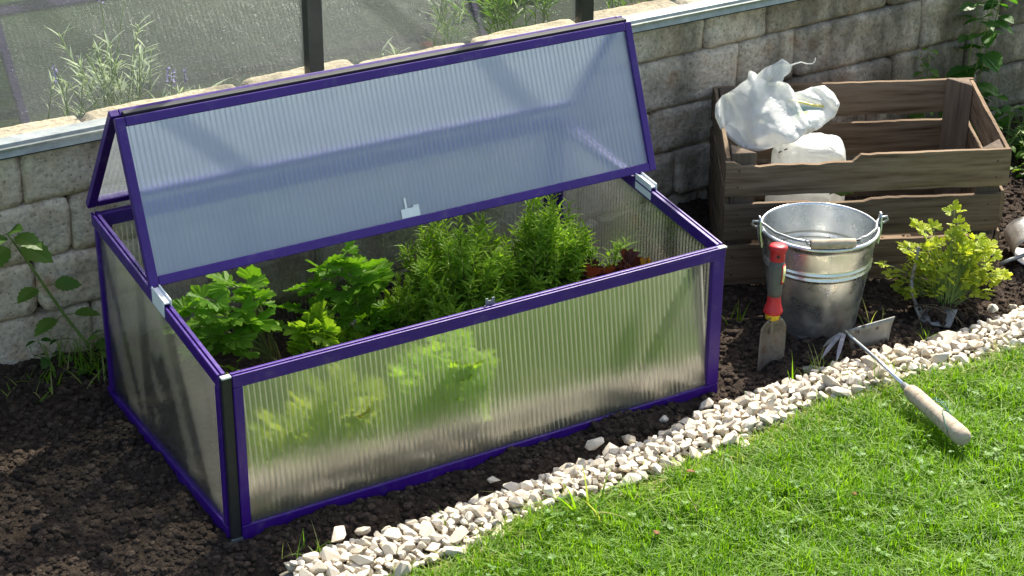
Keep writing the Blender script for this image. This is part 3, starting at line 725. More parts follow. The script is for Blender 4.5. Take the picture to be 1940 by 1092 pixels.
def umbel_plant(name, label, base, leafm, stemm, specs, seed, group=None, shapes=FAN, stem_r=.0022, cat='plant'):
    R = random.Random(seed); t = thing(name, label, cat, base, group); lf = MB(); st = MB()
    for (tip, s) in specs:
        tip = Vector(tip); b = Vector(base)+Vector((R.gauss(0, .008), R.gauss(0, .008), -.004)); h = tip-b
        mid = b+h*.5+Vector((-h.x*.12, -h.y*.12, abs(h.z)*.14+h.xy.length*.10))
        pts = []
        for i in range(7):
            a = i/6; pts.append(b*(1-a)**2+mid*2*a*(1-a)+tip*a*a)
        st.tube(pts, [stem_r*(1-.5*i/6) for i in range(7)], 5)
        umbel_leaf(R, lf, st, tip, (tip-pts[-2]), s, shapes, True, stem_r*.6)
        if R.random() < .5:
            q = pts[4]; dd = (tip-b).normalized()+rvec(R, .5); e = q+dd.normalized()*s*.9; st.tube([q, e], stem_r*.4, 4); umbel_leaf(R, lf, st, e, dd, s*.7, shapes, False)
    lf.build('leaves', leafm, t); st.build('stems', stemm, t); return t
def fan_specs(R, base, n, rad, h0, h1, s0, s1, yscale=1., cx=0., cy_=0.):
    L = []
    for i in range(n):
        a = R.uniform(0, 6.283); r = rad*math.sqrt(R.random()); L.append(((base[0]+cx+r*math.cos(a), base[1]+cy_+r*math.sin(a)*yscale, base[2]+R.uniform(h0, h1)*(1-.35*r/rad)), R.uniform(s0, s1)))
    return L
LAN = [lance_leaf(1, .20, .25), lance_leaf(1, .24, .05), lance_leaf(1, .17, .45)]
R = random.Random(21)
BZ_ = .036
# lovage at the left end of the frame
lov = [((.085, .36, .285), .050), ((.125, .36, .292), .048), ((.195, .40, .292), .066), ((.120, .38, .235), .050), ((.165, .40, .190), .070), ((.21, .41, .205), .074),
       ((.09, .42, .215), .045), ((.255, .44, .235), .045), ((.27, .46, .215), .040), ((.15, .44, .16), .05), ((.245, .42, .185), .05), ((.30, .46, .15), .035), ((.11, .40, .165), .042), ((.20, .43, .14), .04),
       ((.14, .35, .255), .052), ((.18, .38, .255), .056), ((.225, .44, .262), .044)]
lov = [(p_, s_*.88) for p_, s_ in lov]
umbel_plant('lovage_plant', 'large lobed dark green lovage in the left corner of the cold frame', (.315, .50, BZ_), L_lovage, L_palestem, lov, 3, 'herbs in the cold frame', stem_r=.0042)
cel = [((.425, .45, .262), .042), ((.46, .45, .245), .058), ((.50, .46, .225), .070), ((.52, .46, .195), .066), ((.48, .44, .205), .074), ((.51, .47, .155), .05), ((.37, .46, .22), .036), ((.40, .47, .20), .045), ((.43, .46, .165), .05),
       ((.36, .46, .17), .045), ((.39, .45, .14), .05), ((.445, .46, .13), .045), ((.545, .48, .20), .05), ((.47, .46, .275), .040), ((.56, .50, .17), .045)]
cel = [(p_, s_*.88) for p_, s_ in cel]
umbel_plant('celery_plant', 'mid green leafy celery with broad lobed leaves beside the lovage', (.445, .53, BZ_), L_lovage, L_stem, cel, 4, 'herbs in the cold frame', stem_r=.003)
bri = fan_specs(R, (.365, .385, BZ_), 18, .055, .07, .155, .024, .038) + [((.335, .385, .165), .040), ((.375, .39, .18), .040), ((.35, .375, .14), .042)]
umbel_plant('bright_parsley', 'bright yellow-green sunlit parsley low in the cold frame', (.365, .395, BZ_), L_bright, L_stem, bri, 5, 'herbs in the cold frame', TRI+FAN[:1], .0018)
cur = fan_specs(R, (.46, .49, BZ_), 40, .055, .02, .055, .012, .019, .7)
umbel_plant('curly_parsley', 'low curly pale green parsley behind the front rail', (.46, .49, BZ_), L_bright, L_stem, cur, 6, 'herbs in the cold frame', [FAN[2]], .001)
smp = fan_specs(R, (.55, .52, BZ_), 16, .065, .035, .095, .022, .036)
umbel_plant('small_parsley', 'small dark green parsley between the celery and the savory', (.55, .53, BZ_), L_lovage, L_stem, smp, 7, 'herbs in the cold frame', FAN, .0016)
smp = [((.60, .50, .075), .040), ((.63, .51, .06), .036), ((.585, .50, .10), .035), ((.66, .50, .06), .03)]
umbel_plant('parsley_seedling', 'small lobed parsley seedling near the dark bare soil', (.605, .52, BZ_), L_lovage, L_stem, smp, 8, 'herbs in the cold frame', FAN, .0016)
smp = [((.19, .46, .085), .022), ((.215, .46, .06), .020), ((.235, .47, .095), .018), ((.20, .48, .05), .018)]
umbel_plant('corner_seedling', 'tiny round-leaved seedling in the front left corner of the cold frame', (.215, .48, BZ_), L_savory, L_stem, smp, 9, 'herbs in the cold frame', TRI, .0012)
fr_ = fan_specs(R, (.49, .10, BZ_), 85, .105, .03, .225, .022, .036, .6)
umbel_plant('parsley_clump', 'bright yellow-green parsley seen blurred behind the middle of the front panel', (.49, .09, BZ_), L_bright, L_stem, fr_, 91, 'herbs in the cold frame', TRI, .0014)
fr_ = fan_specs(R, (.24, .10, BZ_), 75, .135, .03, .205, .022, .034, .5)
umbel_plant('parsley_clump', 'yellow-green herb seen blurred behind the left part of the front panel', (.22, .10, BZ_), L_pars, L_stem, fr_, 92, 'herbs in the cold frame', TRI, .0014)
fr_ = fan_specs(R, (.17, .06, BZ_), 12, .04, .01, .05, .016, .022, .6)
umbel_plant('parsley_clump', 'low green seedling seen blurred at the bottom left of the front panel', (.17, .06, BZ_), L_bright, L_stem, fr_, 93, 'herbs in the cold frame', TRI, .0012)
# onion-like stalks
t = thing('spring_onion', 'thin upright pale stalks of a spring onion behind the small parsley', 'plant', (.617, .56, BZ_), 'herbs in the cold frame'); m = MB(); l = MB()
for k in range(7):
    p, d = arc((.617+R.gauss(0, .006), .56+R.gauss(0, .006), BZ_-.004), (R.gauss(0, .22), R.gauss(0, .15), 1), R.uniform(.06, .15), R.uniform(.0, .25)); m.tube(p, [.0022, .0021, .0019, .0016, .0012, .0005], 5)
    if k < 2: l.add(*ovate_leaf(.03, .5, 7), 0, False, orient(p[-1], d, (0, 0, 1)))
m.build('stalks', L_palestem, t); l.build('leaves', L_savory, t)
def dry_bits(): 
    t = thing('withered_leaf', 'pale pinkish withered leaf lying on the curly parsley', 'leaf', (.497, .497, .085)); m = MB()
    for k in range(7): m.add(*fan_leaf(.012, 3, .4, 2, 130, 15, .8, .2), 0, False, orient((.497+R.gauss(0, .012), .497+R.gauss(0, .006), .083+R.uniform(0, .01)), rvec(R)+Vector((0, 0, .4)), (0, 0, 1)))
    m.build('curled_blade', L_yellowflower, t)
dry_bits()
def savory(name, label, base, tips, seed, ll=(.020, .036), leafm=None, grp='herbs in the cold frame', woody=True):
    R = random.Random(seed); t = thing(name, label, 'plant', base, grp); lf = MB(); st = MB(); b0 = Vector(base)
    for tip in tips:
        tip = Vector(tip); b = b0+Vector((R.gauss(0, .016), R.gauss(0, .016), -.003)); h = tip-b
        mid = b+h*.45+Vector((h.x*.25, h.y*.25, -h.z*.02)); pts = [b*(1-a)**2+mid*2*a*(1-a)+tip*a*a for a in (0, .15, .3, .45, .6, .75, .9, 1)]
        st.tube(pts, [.0014, .0013, .0012, .001, .0009, .0008, .0006, .0004], 4, 0 if woody else 1)
        n = max(6, int(h.length/.0120)); ph = R.uniform(0, 3)
        for k in range(n):
            a = .22+.78*k/(n-1); i = min(6, int(a*7)); q = pts[i].lerp(pts[i+1], a*7-i) if i < 7 else pts[-1]
            d = (pts[min(i+1, 7)]-pts[max(0, i)]).normalized()
            for sg in (0, math.pi):
                an = ph+k*1.57+sg+R.gauss(0, .25); e = Vector((math.cos(an), math.sin(an), 0)); e = (e-d*e.dot(d)).normalized()
                lift = .5+.6*a; s = R.uniform(*ll)*(1 if a < .93 else .75)
                lf.add(*R.choice(LAN), 0, False, orient(q, e+d*lift, d, s, R.gauss(0, .3)))
                if .35 < a < .9 and R.random() < .30:   # short side shoot
                    for kk in range(5): lf.add(*R.choice(LAN), 0, False, orient(q+(e*.7+d*.7)*.003*kk, e*.7+d*.6+rvec(R, .5), d, s*.62))
    lf.build('leaves', leafm or L_savory, t); st.build('stems', [L_brownstem, L_stem], t); return t
def dome(R, c, rx, ry, h, n, zmin=.06, lean=0.):
    L = []
    while len(L) < n:
        u, v, k = R.uniform(-1, 1), R.uniform(-1, 1), R.uniform(.0, 1)
        if u*u+v*v > 1: continue
        top = math.sqrt(1-(u*u+v*v))*h*R.uniform(.82, 1.12)
        z = top if R.random() < .6 else top*R.uniform(.45, 1)
        L.append((c[0]+u*rx+lean*z, c[1]+v*ry, c[2]+max(zmin-.04, z)))
    return L
tA = dome(random.Random(31), (.715, .445, BZ_), .165, .125, .25, 150)
savory('savory_bush', 'broad bushy bright green savory filling the middle of the cold frame', (.745, .46, BZ_), tA, 32)
tB = dome(random.Random(33), (.925, .42, BZ_), .125, .12, .255, 125) + [(.94, .43, .315), (.905, .43, .305), (.955, .45, .30)]
savory('savory_bush', 'taller green savory with upright shoots next to the red lettuce', (.925, .435, BZ_), tB, 34)
savory('savory_seedling', 'sparse pale green savory sprig left of the bushes', (.60, .47, BZ_), [(.585, .45, .15), (.61, .46, .12), (.63, .46, .09), (.57, .47, .10), (.60, .43, .19)], 35)
savory('savory_seedling', 'green savory sprig poking up among the red lettuce leaves', (1.06, .36, BZ_), [(1.05, .33, .20), (1.075, .34, .205), (1.04, .35, .18), (1.085, .35, .17), (1.03, .37, .15)], 36)
# red lettuce
def lettuce(label, base, specs, seed):
    R = random.Random(seed); t = thing('red_lettuce', label, 'lettuce', base, 'red lettuces in the cold frame')
    for (p, d, s, mm) in specs:
        m = MB(); nx, ny = 8, 9; vs = []; fs = []
        for j in range(ny+1):
            v = j/ny; wdt = .25+.75*math.sin(math.pi*min(.62, v*.62))**1.1; 
            for i in range(nx+1):
                u = -1+2*i/nx; ruf = .17*v*abs(u)**1.3*math.sin(v*17+u*5+seed); cap = 1-.16*u*u*v
                vs.append((u*.36*wdt, v*cap, .30*u*u*(.4+.6*v)-.40*v*v*v+ruf))
        for j in range(ny):
            for i in range(nx): a = j*(nx+1)+i; fs.append((a, a+1, a+nx+2, a+nx+1))
        m.add(vs, fs, 0, True, orient(p, d, Vector((0, 0, 1))+rvec(R, .2), s)); m.build('leaf', mm, t)
def lettuce_head(label, base, n, rad, seed, tall):
    R = random.Random(seed); t = thing('red_lettuce', label, 'lettuce', base, 'red lettuces in the cold frame'); b = Vector(base)
    shp = [fan_leaf(1, 5, .18, 2, 100, 31, 1.0, .10), fan_leaf(1, 3, .22, 3, 85, 27, .7, .12)]
    for k in range(n):
        a = k*2.4+R.uniform(-.3, .3); q = k/n; out = Vector((math.cos(a), math.sin(a), 0)); tip = b+out*rad*(1-.55*q)*.5+Vector((0, 0, tall*(.30+.42*q)))
        sc_ = R.uniform(.030, .046); m = MB(); d = out*(1.0-.75*q)+Vector((0, 0, .8+.5*q)); vs, fs = R.choice(shp)
        vs = [(x*.85, y, z+.16*math.sin(x*9+k)*abs(y)+.05*math.sin(math.atan2(x, y)*13+k)*(x*x+y*y)) for x, y, z in vs]
        m.add(vs, fs, 0, True, orient(tip, d, Vector((0, 0, 1))-out*.4+rvec(R, .2), sc_)); m.tube([b, b.lerp(tip, .6), tip+d.normalized()*sc_*.5], [.004, .0028, .0010], 5, 1)
        m.build('leaf', [L_amber if k % 5 == 3 else L_red, L_palestem], t)
lettuce_head('small dark red lettuce with curled leaves beside the savory', (.995, .335, BZ_), 13, .08, 1, .160)
lettuce_head('dark red and amber lettuce in the right corner of the cold frame', (1.03, .235, BZ_), 15, .075, 2, .225)

# uprooted parsley lying against the crate, on a planting spade
ub = (1.700, .005, .030)
R = random.Random(77)
sp = []
for k in range(120):
    a = R.uniform(-1, 1); hh = R.uniform(.025, .185); u = a*.075+R.gauss(0, .012); sp.append(((ub[0]+.856*u*(1+.25*(hh < .1))+.02+R.uniform(-.02, .03), ub[1]-.517*u+.02+R.uniform(-.03, .05), ub[2]+hh*(1-.35*abs(a))), R.uniform(.014, .023)))
sp += [((1.655, .075, .215), .021), ((1.665, .06, .205), .020), ((1.75, .06, .235), .022), ((1.755, .05, .205), .021), ((1.70, .07, .20), .021), ((1.825, .0, .135), .020), ((1.845, -.02, .085), .020), ((1.81, .0, .16), .019), ((1.60, .11, .12), .018), ((1.64, .08, .16), .022)]
up_ = umbel_plant('uprooted_parsley', 'yellow-green uprooted parsley lying on dark soil before the wooden crate', ub, L_pars, L_stem, sp, 12, None, TRI+FAN[:2], .0010)
m = MB(); 
for k in range(46):
    p = Vector((ub[0]-.01+R.gauss(0, .028), ub[1]+.016+R.gauss(0, .020), max(.012, ub[2]-.008+R.gauss(0, .012)))); r = R.uniform(.008, .018)
    T = Matrix.Translation(p) @ Matrix.Scale(r, 4); bm = bmesh.new(); bmesh.ops.create_icosphere(bm, subdivisions=1, radius=1)
    for v in bm.verts: v.co *= 1+.4*mnoise.noise(v.co*2+p*90)
    bm.verts.ensure_lookup_table(); m.add([v.co.copy() for v in bm.verts], [tuple(v.index for v in f.verts) for f in bm.faces], 0, False, T); bm.free()
m.build('root_ball', M_soil, up_)
m = MB()
for k in range(22):
    p, d = arc((ub[0]-.02+R.gauss(0, .02), ub[1]+R.gauss(0, .02), .04), (R.gauss(0, 1), R.gauss(0, 1), .25), R.uniform(.04, .10), 1.3); m.tube(p, [.0009, .0008, .0007, .0006, .0005, .0003], 4)
m.build('roots', L_brownstem, up_)
def weed_stems(name, label, base, n, h, leaf, leafm, stemm, seed, cat='plant', group=None, lean=(0, 0), spread=.25, pitch=.035, shape='ovate', droop=.35):
    R = random.Random(seed); t = thing(name, label, cat, base, group); lf = MB(); st = MB()
    for s in range(n):
        hh = h*R.uniform(.6, 1.05) if s else h
        d = Vector((lean[0]+R.gauss(0, spread), lean[1]+R.gauss(0, spread*.6), 1)); p, dd = arc(Vector(base)+Vector((R.gauss(0, .012), R.gauss(0, .008), -.004)), d, hh, droop*R.uniform(.3, 1), 8)
        st.tube(p, [.0026-.0002*i for i in range(9)], 5)
        k = max(3, int(hh/pitch))
        for q in range(k):
            a = .15+.85*q/(k-1)*1.0; i = min(7, int(a*8)); pos = p[i].lerp(p[i+1], min(1, a*8-i)); dv = (p[i+1]-p[i]).normalized(); sz = leaf*(1.05-.55*a)*R.uniform(.8, 1.15)
            for sg in (0, math.pi):
                an = q*1.57+sg+R.gauss(0, .3); e = Vector((math.cos(an), math.sin(an), R.uniform(-.35, .25))); pe = pos+e*sz*.3
                st.tube([pos, pe], .0007, 3, 0, False)
                sh = ovate_leaf(1, .62, 9, .28) if shape == 'ovate' else R.choice(LAN)
                lf.add(*sh, 0, False, orient(pe, e, Vector((0, 0, 1))+rvec(R, .25), sz))
    lf.build('leaves', leafm, t); st.build('stems', stemm, t); return t
# nettles and weeds by the wall
R = random.Random(55)
t = thing('nettle', 'long leaning nettle stem with few toothed leaves against the left wall', 'plant', (.02, .745, .02)); lf = MB(); st = MB()
P0 = [(.03, .735, .0), (.005, .742, .06), (-.035, .745, .135), (-.07, .745, .21), (-.105, .74, .285), (-.125, .735, .325), (-.14, .72, .35)]; NS = .8
st.tube(P0, [.0035, .0034, .0032, .003, .0027, .0022, .0015], 6)
for (i, e, sz, rl) in ((2, (-1, -.35, -.1), .07, .3), (2, (1, -.45, .1), .062, -.3), (3, (.9, -.4, .05), .064, .2), (3, (-.9, -.5, .05), .066, .2), (1, (.5, -.7, .15), .055, 0), (5, (.5, -.7, -.2), .085, .3), (5, (-.7, -.5, -.2), .085, 0), (6, (.4, -.6, -.05), .075, 0), (6, (-.5, -.6, .2), .07, 0), (6, (.1, -.8, .5), .06, .4)):
    e = Vector(e).normalized(); q = Vector(P0[i])+e*.022; st.tube([P0[i], q], .001, 4)
    lf.add(*ovate_leaf(1, .66, 11, .25), 0, False, orient(q, e, (0, -.5, 1), sz*NS, rl))
lf.build('leaves', L_weed, t); st.build('stems', L_stem, t)
weed_stems('nettle', 'small upright nettle at the foot of the left wall', (-.07, .735, .01), 2, .10, .05, L_nettle, L_stem, 61, pitch=.03)
weed_stems('nettle', 'tall nettle with hanging leaves climbing the wall behind the crate', (2.41, .735, .0), 3, .52, .085, L_nettle, L_stem, 62, lean=(.10, -.06), spread=.06, pitch=.045, droop=.12)
weed_stems('nettle', 'shorter slim nettle against the wall just left of the tall one', (2.27, .74, .0), 2, .32, .05, L_weed, L_stem, 63, lean=(0, -.03), spread=.04, pitch=.026, droop=.1)
weed_stems('nettle', 'low broad nettle in shade right of the crate corner', (2.50, .66, .0), 4, .20, .075, L_nettle, L_stem, 64, spread=.2, pitch=.04)
R = random.Random(90)
for k in range(16):
    bx = R.uniform(2.36, 2.95); by = R.uniform(.50, .76) if bx < 2.6 else R.uniform(.48, .76)
    weed_stems('weed', 'leafy green weed in the sunny patch right of the crate', (bx, by, .0), 6, R.uniform(.08, .17), R.uniform(.028, .05), L_weed, L_stem, 100+k, 'plant', 'weeds in the patch right of the crate', spread=.45, pitch=.022)
weed_stems('weed', 'thin green weed between the cold frame corner and the crate', (1.33, .60, .0), 5, .17, .045, L_weed, L_stem, 140, spread=.18, pitch=.03, shape='lance')
def tuft(name, label, base, n, h, seed, mats=(None,), spread=.5, w_=.0032, group=None, cat='grass', rad=.02, droop=.9):
    R = random.Random(seed); t = thing(name, label, cat, base, group); m = MB()
    for k in range(n):
        a = R.uniform(0, 6.28); b = Vector(base)+Vector((R.gauss(0, rad), R.gauss(0, rad*.7), -.004)); p, d = arc(b, (math.cos(a)*spread*R.random(), math.sin(a)*spread*R.random(), 1), h*R.uniform(.45, 1.1), droop*R.uniform(.2, 1.3), 5)
        sd = Vector((-math.sin(a), math.cos(a), 0)); vs = []
        for i, q in enumerate(p): ww = w_*(1-i/5.2)*.5; vs += [q-sd*ww, q+sd*ww]
        m.add(vs, [(2*i, 2*i+1, 2*i+3, 2*i+2) for i in range(5)], 0 if R.random() < .7 or len(mats) < 2 else 1)
    m.build('blades', list(mats), t); return t
GM = (L_grass, L_drygrass)
tuft('grass_tuft', 'long shaded grass and weeds at the foot of the left wall', (.00, .735, .01), 70, .13, 1, GM, 1.2, .005, rad=.05)
tuft('grass_tuft', 'low matted grass along the far left foot of the wall', (-.15, .74, .01), 90, .085, 2, GM, 1.5, .005, rad=.07)
tuft('grass_tuft', 'grass clump squeezed against the rear left corner of the cold frame', (.035, .70, .01), 50, .10, 3, (L_weed, L_drygrass), 1.1, .0045, rad=.03)
weed_stems('weed', 'small toothed weed beside the rear left corner of the cold frame', (.035, .715, .01), 3, .11, .05, L_weed, L_stem, 150, spread=.4, pitch=.03)
tuft('grass_tuft', 'pale dry grass tuft where gravel meets soil below the bucket', (1.285, -.075, .005), 42, .075, 4, (L_drygrass, L_grass), 1.1, .0028, rad=.022)
tuft('grass_tuft', 'two upright yellow-green blades left of the dry tuft', (1.225, -.055, .0), 6, .075, 5, (L_grass,), .35, .005, rad=.006, droop=.5)
tuft('grass_tuft', 'green grass tuft in the gravel beside the cultivator shaft', (1.37, -.165, .01), 22, .085, 6, GM, 1., .003, rad=.03)
tuft('grass_tuft', 'few grass blades left of the bucket in front of the crate', (1.30, .22, .0), 9, .07, 7, (L_grass,), .8, .004, rad=.012)
tuft('grass_tuft', 'long flattened grass blades lying over the gravel edge', (.60, -.262, .012), 16, .17, 8, (L_grass, L_drygrass), 2.2, .006, rad=.03, droop=1.4)
tuft('grass_tuft', 'thin grass tuft at the lower left end of the gravel', (.10, -.118, .0), 16, .06, 9, (L_weed, L_drygrass), 1.2, .003, rad=.025)
tuft('grass_tuft', 'pale bent grass stalk right of the bucket', (1.52, .03, .0), 8, .12, 10, (L_drygrass, L_weed), .9, .003, rad=.012)
tuft('grass_tuft', 'short green grass tuft on the soil below the planting spade', (1.60, -.045, .0), 14, .05, 11, GM, 1.4, .003, rad=.018)
for k in range(9):
    x = R.uniform(.05, 1.9); tuft('grass_tuft', 'small single grass sprout growing up through the gravel chips', (x, (float(up_edge(x))*.5+float(lo_edge(x))*.5)+R.uniform(-.05, .03), .01), 4, R.uniform(.035, .07), 20+k, GM, .9, .0026, 'grass sprouts in the gravel strip', rad=.008)
for k in range(5):
    x = R.uniform(2.0, 2.3); tuft('grass_tuft', 'grass seen through the slats behind the crate', (x, R.uniform(.69, .75), .0), 10, R.uniform(.06, .11), 40+k, (L_grass,), 1., .004, 'grass tufts behind the crate', rad=.02)
# lavender and others inside the greenhouse
def lavender(label, base, n, h, seed, fl=2, leafm=None, lw=(.030, .052), spread=.35):
    R = random.Random(seed); t = thing('lavender', label, 'plant', base, 'plants inside the greenhouse'); lf = MB(); st = MB(); fw = MB()
    for s in range(n):
        hh = h*R.uniform(.45, 1.05); p, d = arc(Vector(base)+Vector((R.gauss(0, .025), R.gauss(0, .015), -.01)), (R.gauss(0, spread), R.gauss(0, spread*.6), 1), hh, .15, 7)
        st.tube(p, .0013, 4)
        for k in range(max(5, int(hh/.011))):
            a = R.uniform(.12, 1.); i = min(6, int(a*7)); q = p[i].lerp(p[i+1], a*7-i); dv = (p[i+1]-p[i]).normalized(); an = R.uniform(0, 6.28)
            e = Vector((math.cos(an), math.sin(an), 0)); lf.add(*lance_leaf(1, .10, .2), 0, False, orient(q, e*.8+dv*R.uniform(.5, 1.1), dv, R.uniform(*lw)))
    for s in range(fl):
        p, d = arc(Vector(base)+Vector((R.gauss(0, .012), R.gauss(0, .01), 0)), (R.gauss(0, .12), R.gauss(0, .1), 1), h*R.uniform(1.25, 1.75), .1, 7); st.tube(p, .001, 4); fw = MB()
        for k in range(14): fw.add(*ovate_leaf(1, .8, 3), 0, False, orient(p[-1]+Vector((0, 0, -.0025*k)), rvec(R)+Vector((0, 0, .5)), (0, 0, 1), .007))
        fw.build('flower_head', L_flower, t)
    lf.build('leaves', leafm or L_lav, t); st.build('stems', L_stem, t)
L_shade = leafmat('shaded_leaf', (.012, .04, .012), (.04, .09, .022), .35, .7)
for k, (bx, by, hh, lb) in enumerate(((1.35, 1.30, .20, 'shaded leafy plant behind the second black post'),)):
    weed_stems('bed_plant', lb, (bx, by, .45), 14, hh, .055, L_shade, L_stem, 300+k, 'plant', 'plants inside the greenhouse', spread=.6, pitch=.022)
lavender('tall silver-green lavender with a flower stalk behind the left pane', (.185, 1.00, .455), 15, .19, 1, 2, spread=.28)
lavender('low silvery lavender left of the tall one behind the left pane', (.10, .99, .455), 8, .10, 2, 1)
lavender('spreading lavender right of the tall one behind the left pane', (.245, 1.02, .455), 8, .15, 3, 0)
lavender('tiny violet-flowered lavender sprig behind the coping', (.325, .99, .45), 4, .05, 4, 3)
lavender('small lavender shoot behind the coping near the tent ridge', (.37, .98, .45), 4, .06, 5, 0)
lavender('small pale shoot behind the coping left of the second pane gap', (.83, .95, .45), 3, .06, 6, 0)
lavender('tall thin-stemmed plant behind the middle pane', (1.02, 1.02, .455), 7, .20, 7, 0, L_weed, (.04, .06), .2)
lavender('bright green narrow-leaved plant behind the middle pane', (1.18, 1.02, .455), 12, .20, 8, 0, L_weed, (.04, .065), .35)
lavender('green grassy plant left of the second black post', (1.29, 1.04, .455), 7, .17, 9, 0, L_weed, (.04, .06), .3)
lavender('green leafy plant right of the second black post', (1.50, 1.00, .455), 9, .10, 10, 0, L_weed, (.03, .05), .5)
lavender('low green plant at the right end of the coping', (1.62, 1.02, .455), 9, .12, 11, 0, L_weed, (.03, .05), .5)

# ------------------------------------------------------------------ wooden crate
ca = math.radians(-24.4); CL, CD, SH, TH = .651, .46, .15, .015
crate = thing('wooden_crate', 'weathered brown slatted wooden crate with a white sack in it, against the wall', 'crate', (1.364, .379, .0), None, ca, True)
def plank(p0, p1, th_dir, z0, z1, seed, parent=crate, chip_=None, th=TH, m_=None):
    # board between two plan points, ragged long edges
    p0 = Vector((*p0, 0)); p1 = Vector((*p1, 0)); td = Vector((*th_dir, 0)).normalized()*th; n = 34; vs = []; fs = []; dv = p1-p0
    nv = 6
    for i in range(n+1):
        a = i/n; q = p0+dv*a; s = a*dv.length
        t = z1+.0026*mnoise.noise((s*9, seed, 0))+.0018*mnoise.noise((s*60, seed, 3)); b = z0+.003*mnoise.noise((s*11, seed, 7))
        if chip_: t += chip_(a)
        for k in range(nv):
            z = b+(t-b)*k/(nv-1); wv = .0016*mnoise.noise((s*6, z*45, seed))+.0008*mnoise.noise((s*20, z*160, seed))
            edge = .0022 if k in (0, nv-1) else 0
            vs.append((q.x-td.x/th*(wv-edge), q.y-td.y/th*(wv-edge), z))
        for k in range(nv):
            z = b+(t-b)*k/(nv-1); wv = .0012*mnoise.noise((s*6, z*45, seed+50)); edge = .0022 if k in (0, nv-1) else 0
            vs.append((q.x+td.x+td.x/th*(wv-edge), q.y+td.y+td.y/th*(wv-edge), z))
    r = 2*nv
    for i in range(n):
        A = i*r; B = A+r
        for k in range(nv-1):
            fs.append((A+k, B+k, B+k+1, A+k+1)); fs.append((A+nv+k, A+nv+k+1, B+nv+k+1, B+nv+k))
        fs.append((A+nv-1, B+nv-1, B+r-1, A+r-1)); fs.append((A, A+nv, B+nv, B))
    for A, fl in ((0, 1), (n*r, 0)):
        for k in range(nv-1):
            f = (A+k, A+k+1, A+nv+k+1, A+nv+k); fs.append(f if fl else f[::-1])
    mb = MB(); mb.add(vs, fs, 0, False); pl = mb.build('plank', m_ or M_crate, parent)
    nm = MB(); u_ = dv.normalized()
    for e_ in (.030, dv.length-.030):
        for zz in (z0+(z1-z0)*.28, z0+(z1-z0)*.74):
            c_ = p0+u_*(e_+.006*mnoise.noise((e_*40, zz*90, seed)))-td*.12+Vector((0, 0, zz)); n_ = len(nm.v); rr = .0026
            nm.add([c_+u_*(rr*math.cos(q_*1.0472))+Vector((0, 0, rr*math.sin(q_*1.0472))) for q_ in range(6)]+[c_-td*.05], [(q_, (q_+1) % 6, 6) for q_ in range(6)], 0, True)
    no = nm.build('nail_heads', M_nail, parent); no['kind'] = 'stuff'
    return pl
M_nail = surf('rusty_nail', [(.3, (.05, .03, .02)), (.7, (.12, .07, .045))], 60, .7, .4)
M_crate_side = wood('weathered_crate_end_wood', [(.25, (.032, .021, .013)), (.45, (.150, .102, .062)), (.6, (.21, .152, .098)), (.8, (.095, .062, .038))], (30, 2.2, 30), 2.2)
LV = ((.228, .312), (.121, .208), (.010, .107))
def sh(x, y): return (x+SH*y, y)
def ragged(a): 
    if a < .03: return -.002
    if a < .44: return -.013+.004*mnoise.noise((a*14, 3, 1))+.003*mnoise.noise((a*50, 5, 1))
    if a < .47: return -.013+.018*(a-.44)/.03
    return .004+.002*mnoise.noise((a*30, 5, 1))
for k, (z0, z1) in enumerate(LV):
    fx = (0, .002, -.006)[k]; fe = (0, -.012, -.022)[k]
    plank((fx, 0), (CL+fe, 0), (0, 1), z0, z1, 10+k, chip_=ragged if k == 0 else (lambda a: -.005 if .3 < a < .52 else 0) if k == 1 else None)
    plank(sh(0, CD), sh(CL, CD), (0, 1), z0+.004, z1+.004, 20+k)
    plank(sh(.0, TH+.001), sh(.0, CD-.001), (1, 0), z0+.002, z1+(.004 if k == 0 else .012), 30+k, m_=M_crate_side, th=.013)
    plank(sh(CL-.013, TH+.001), sh(CL-.013, CD-.001), (1, 0), z0+.002, z1+.002, 40+k, m_=M_crate_side, th=.013)
for k in range(5):
    y0 = .03+k*.085; mb = MB(); mb.box((.03+SH*y0, y0, .002), (CL-.03+SH*y0, y0+.072, .0095)); mb.build('floor_board', M_crate, crate)
for (ax, ay, dx, dy, hh) in ((.0135, TH+.0015, 1, 1, .326), (CL-.0145, TH+.0015, -1, 1, .314), (.0135, CD-.0015, 1, -1, .318), (CL-.0145, CD-.0015, -1, -1, .321)):
    leg = .058; bx, by = sh(ax, ay); mb = MB()
    P2 = [(bx, by), (bx+dx*leg, by), (bx+SH*dy*leg, by+dy*leg)]
    j = lambda q: .002*mnoise.noise((q[0]*40, q[1]*40, 3))
    vs = [(x, y, .0105) for x, y in P2]+[(x, y, hh+j((x, y))) for x, y in P2]
    mb.add(vs, [(0, 1, 2), (5, 4, 3), (0, 3, 4, 1), (1, 4, 5, 2), (2, 5, 3, 0)]); o = mb.build('corner_post', M_crate_post, crate)
    bm = bmesh.new(); bm.from_mesh(o.data); bmesh.ops.recalc_face_normals(bm, faces=bm.faces); bm.to_mesh(o.data); bm.free(); bevel(o, .003, 2)

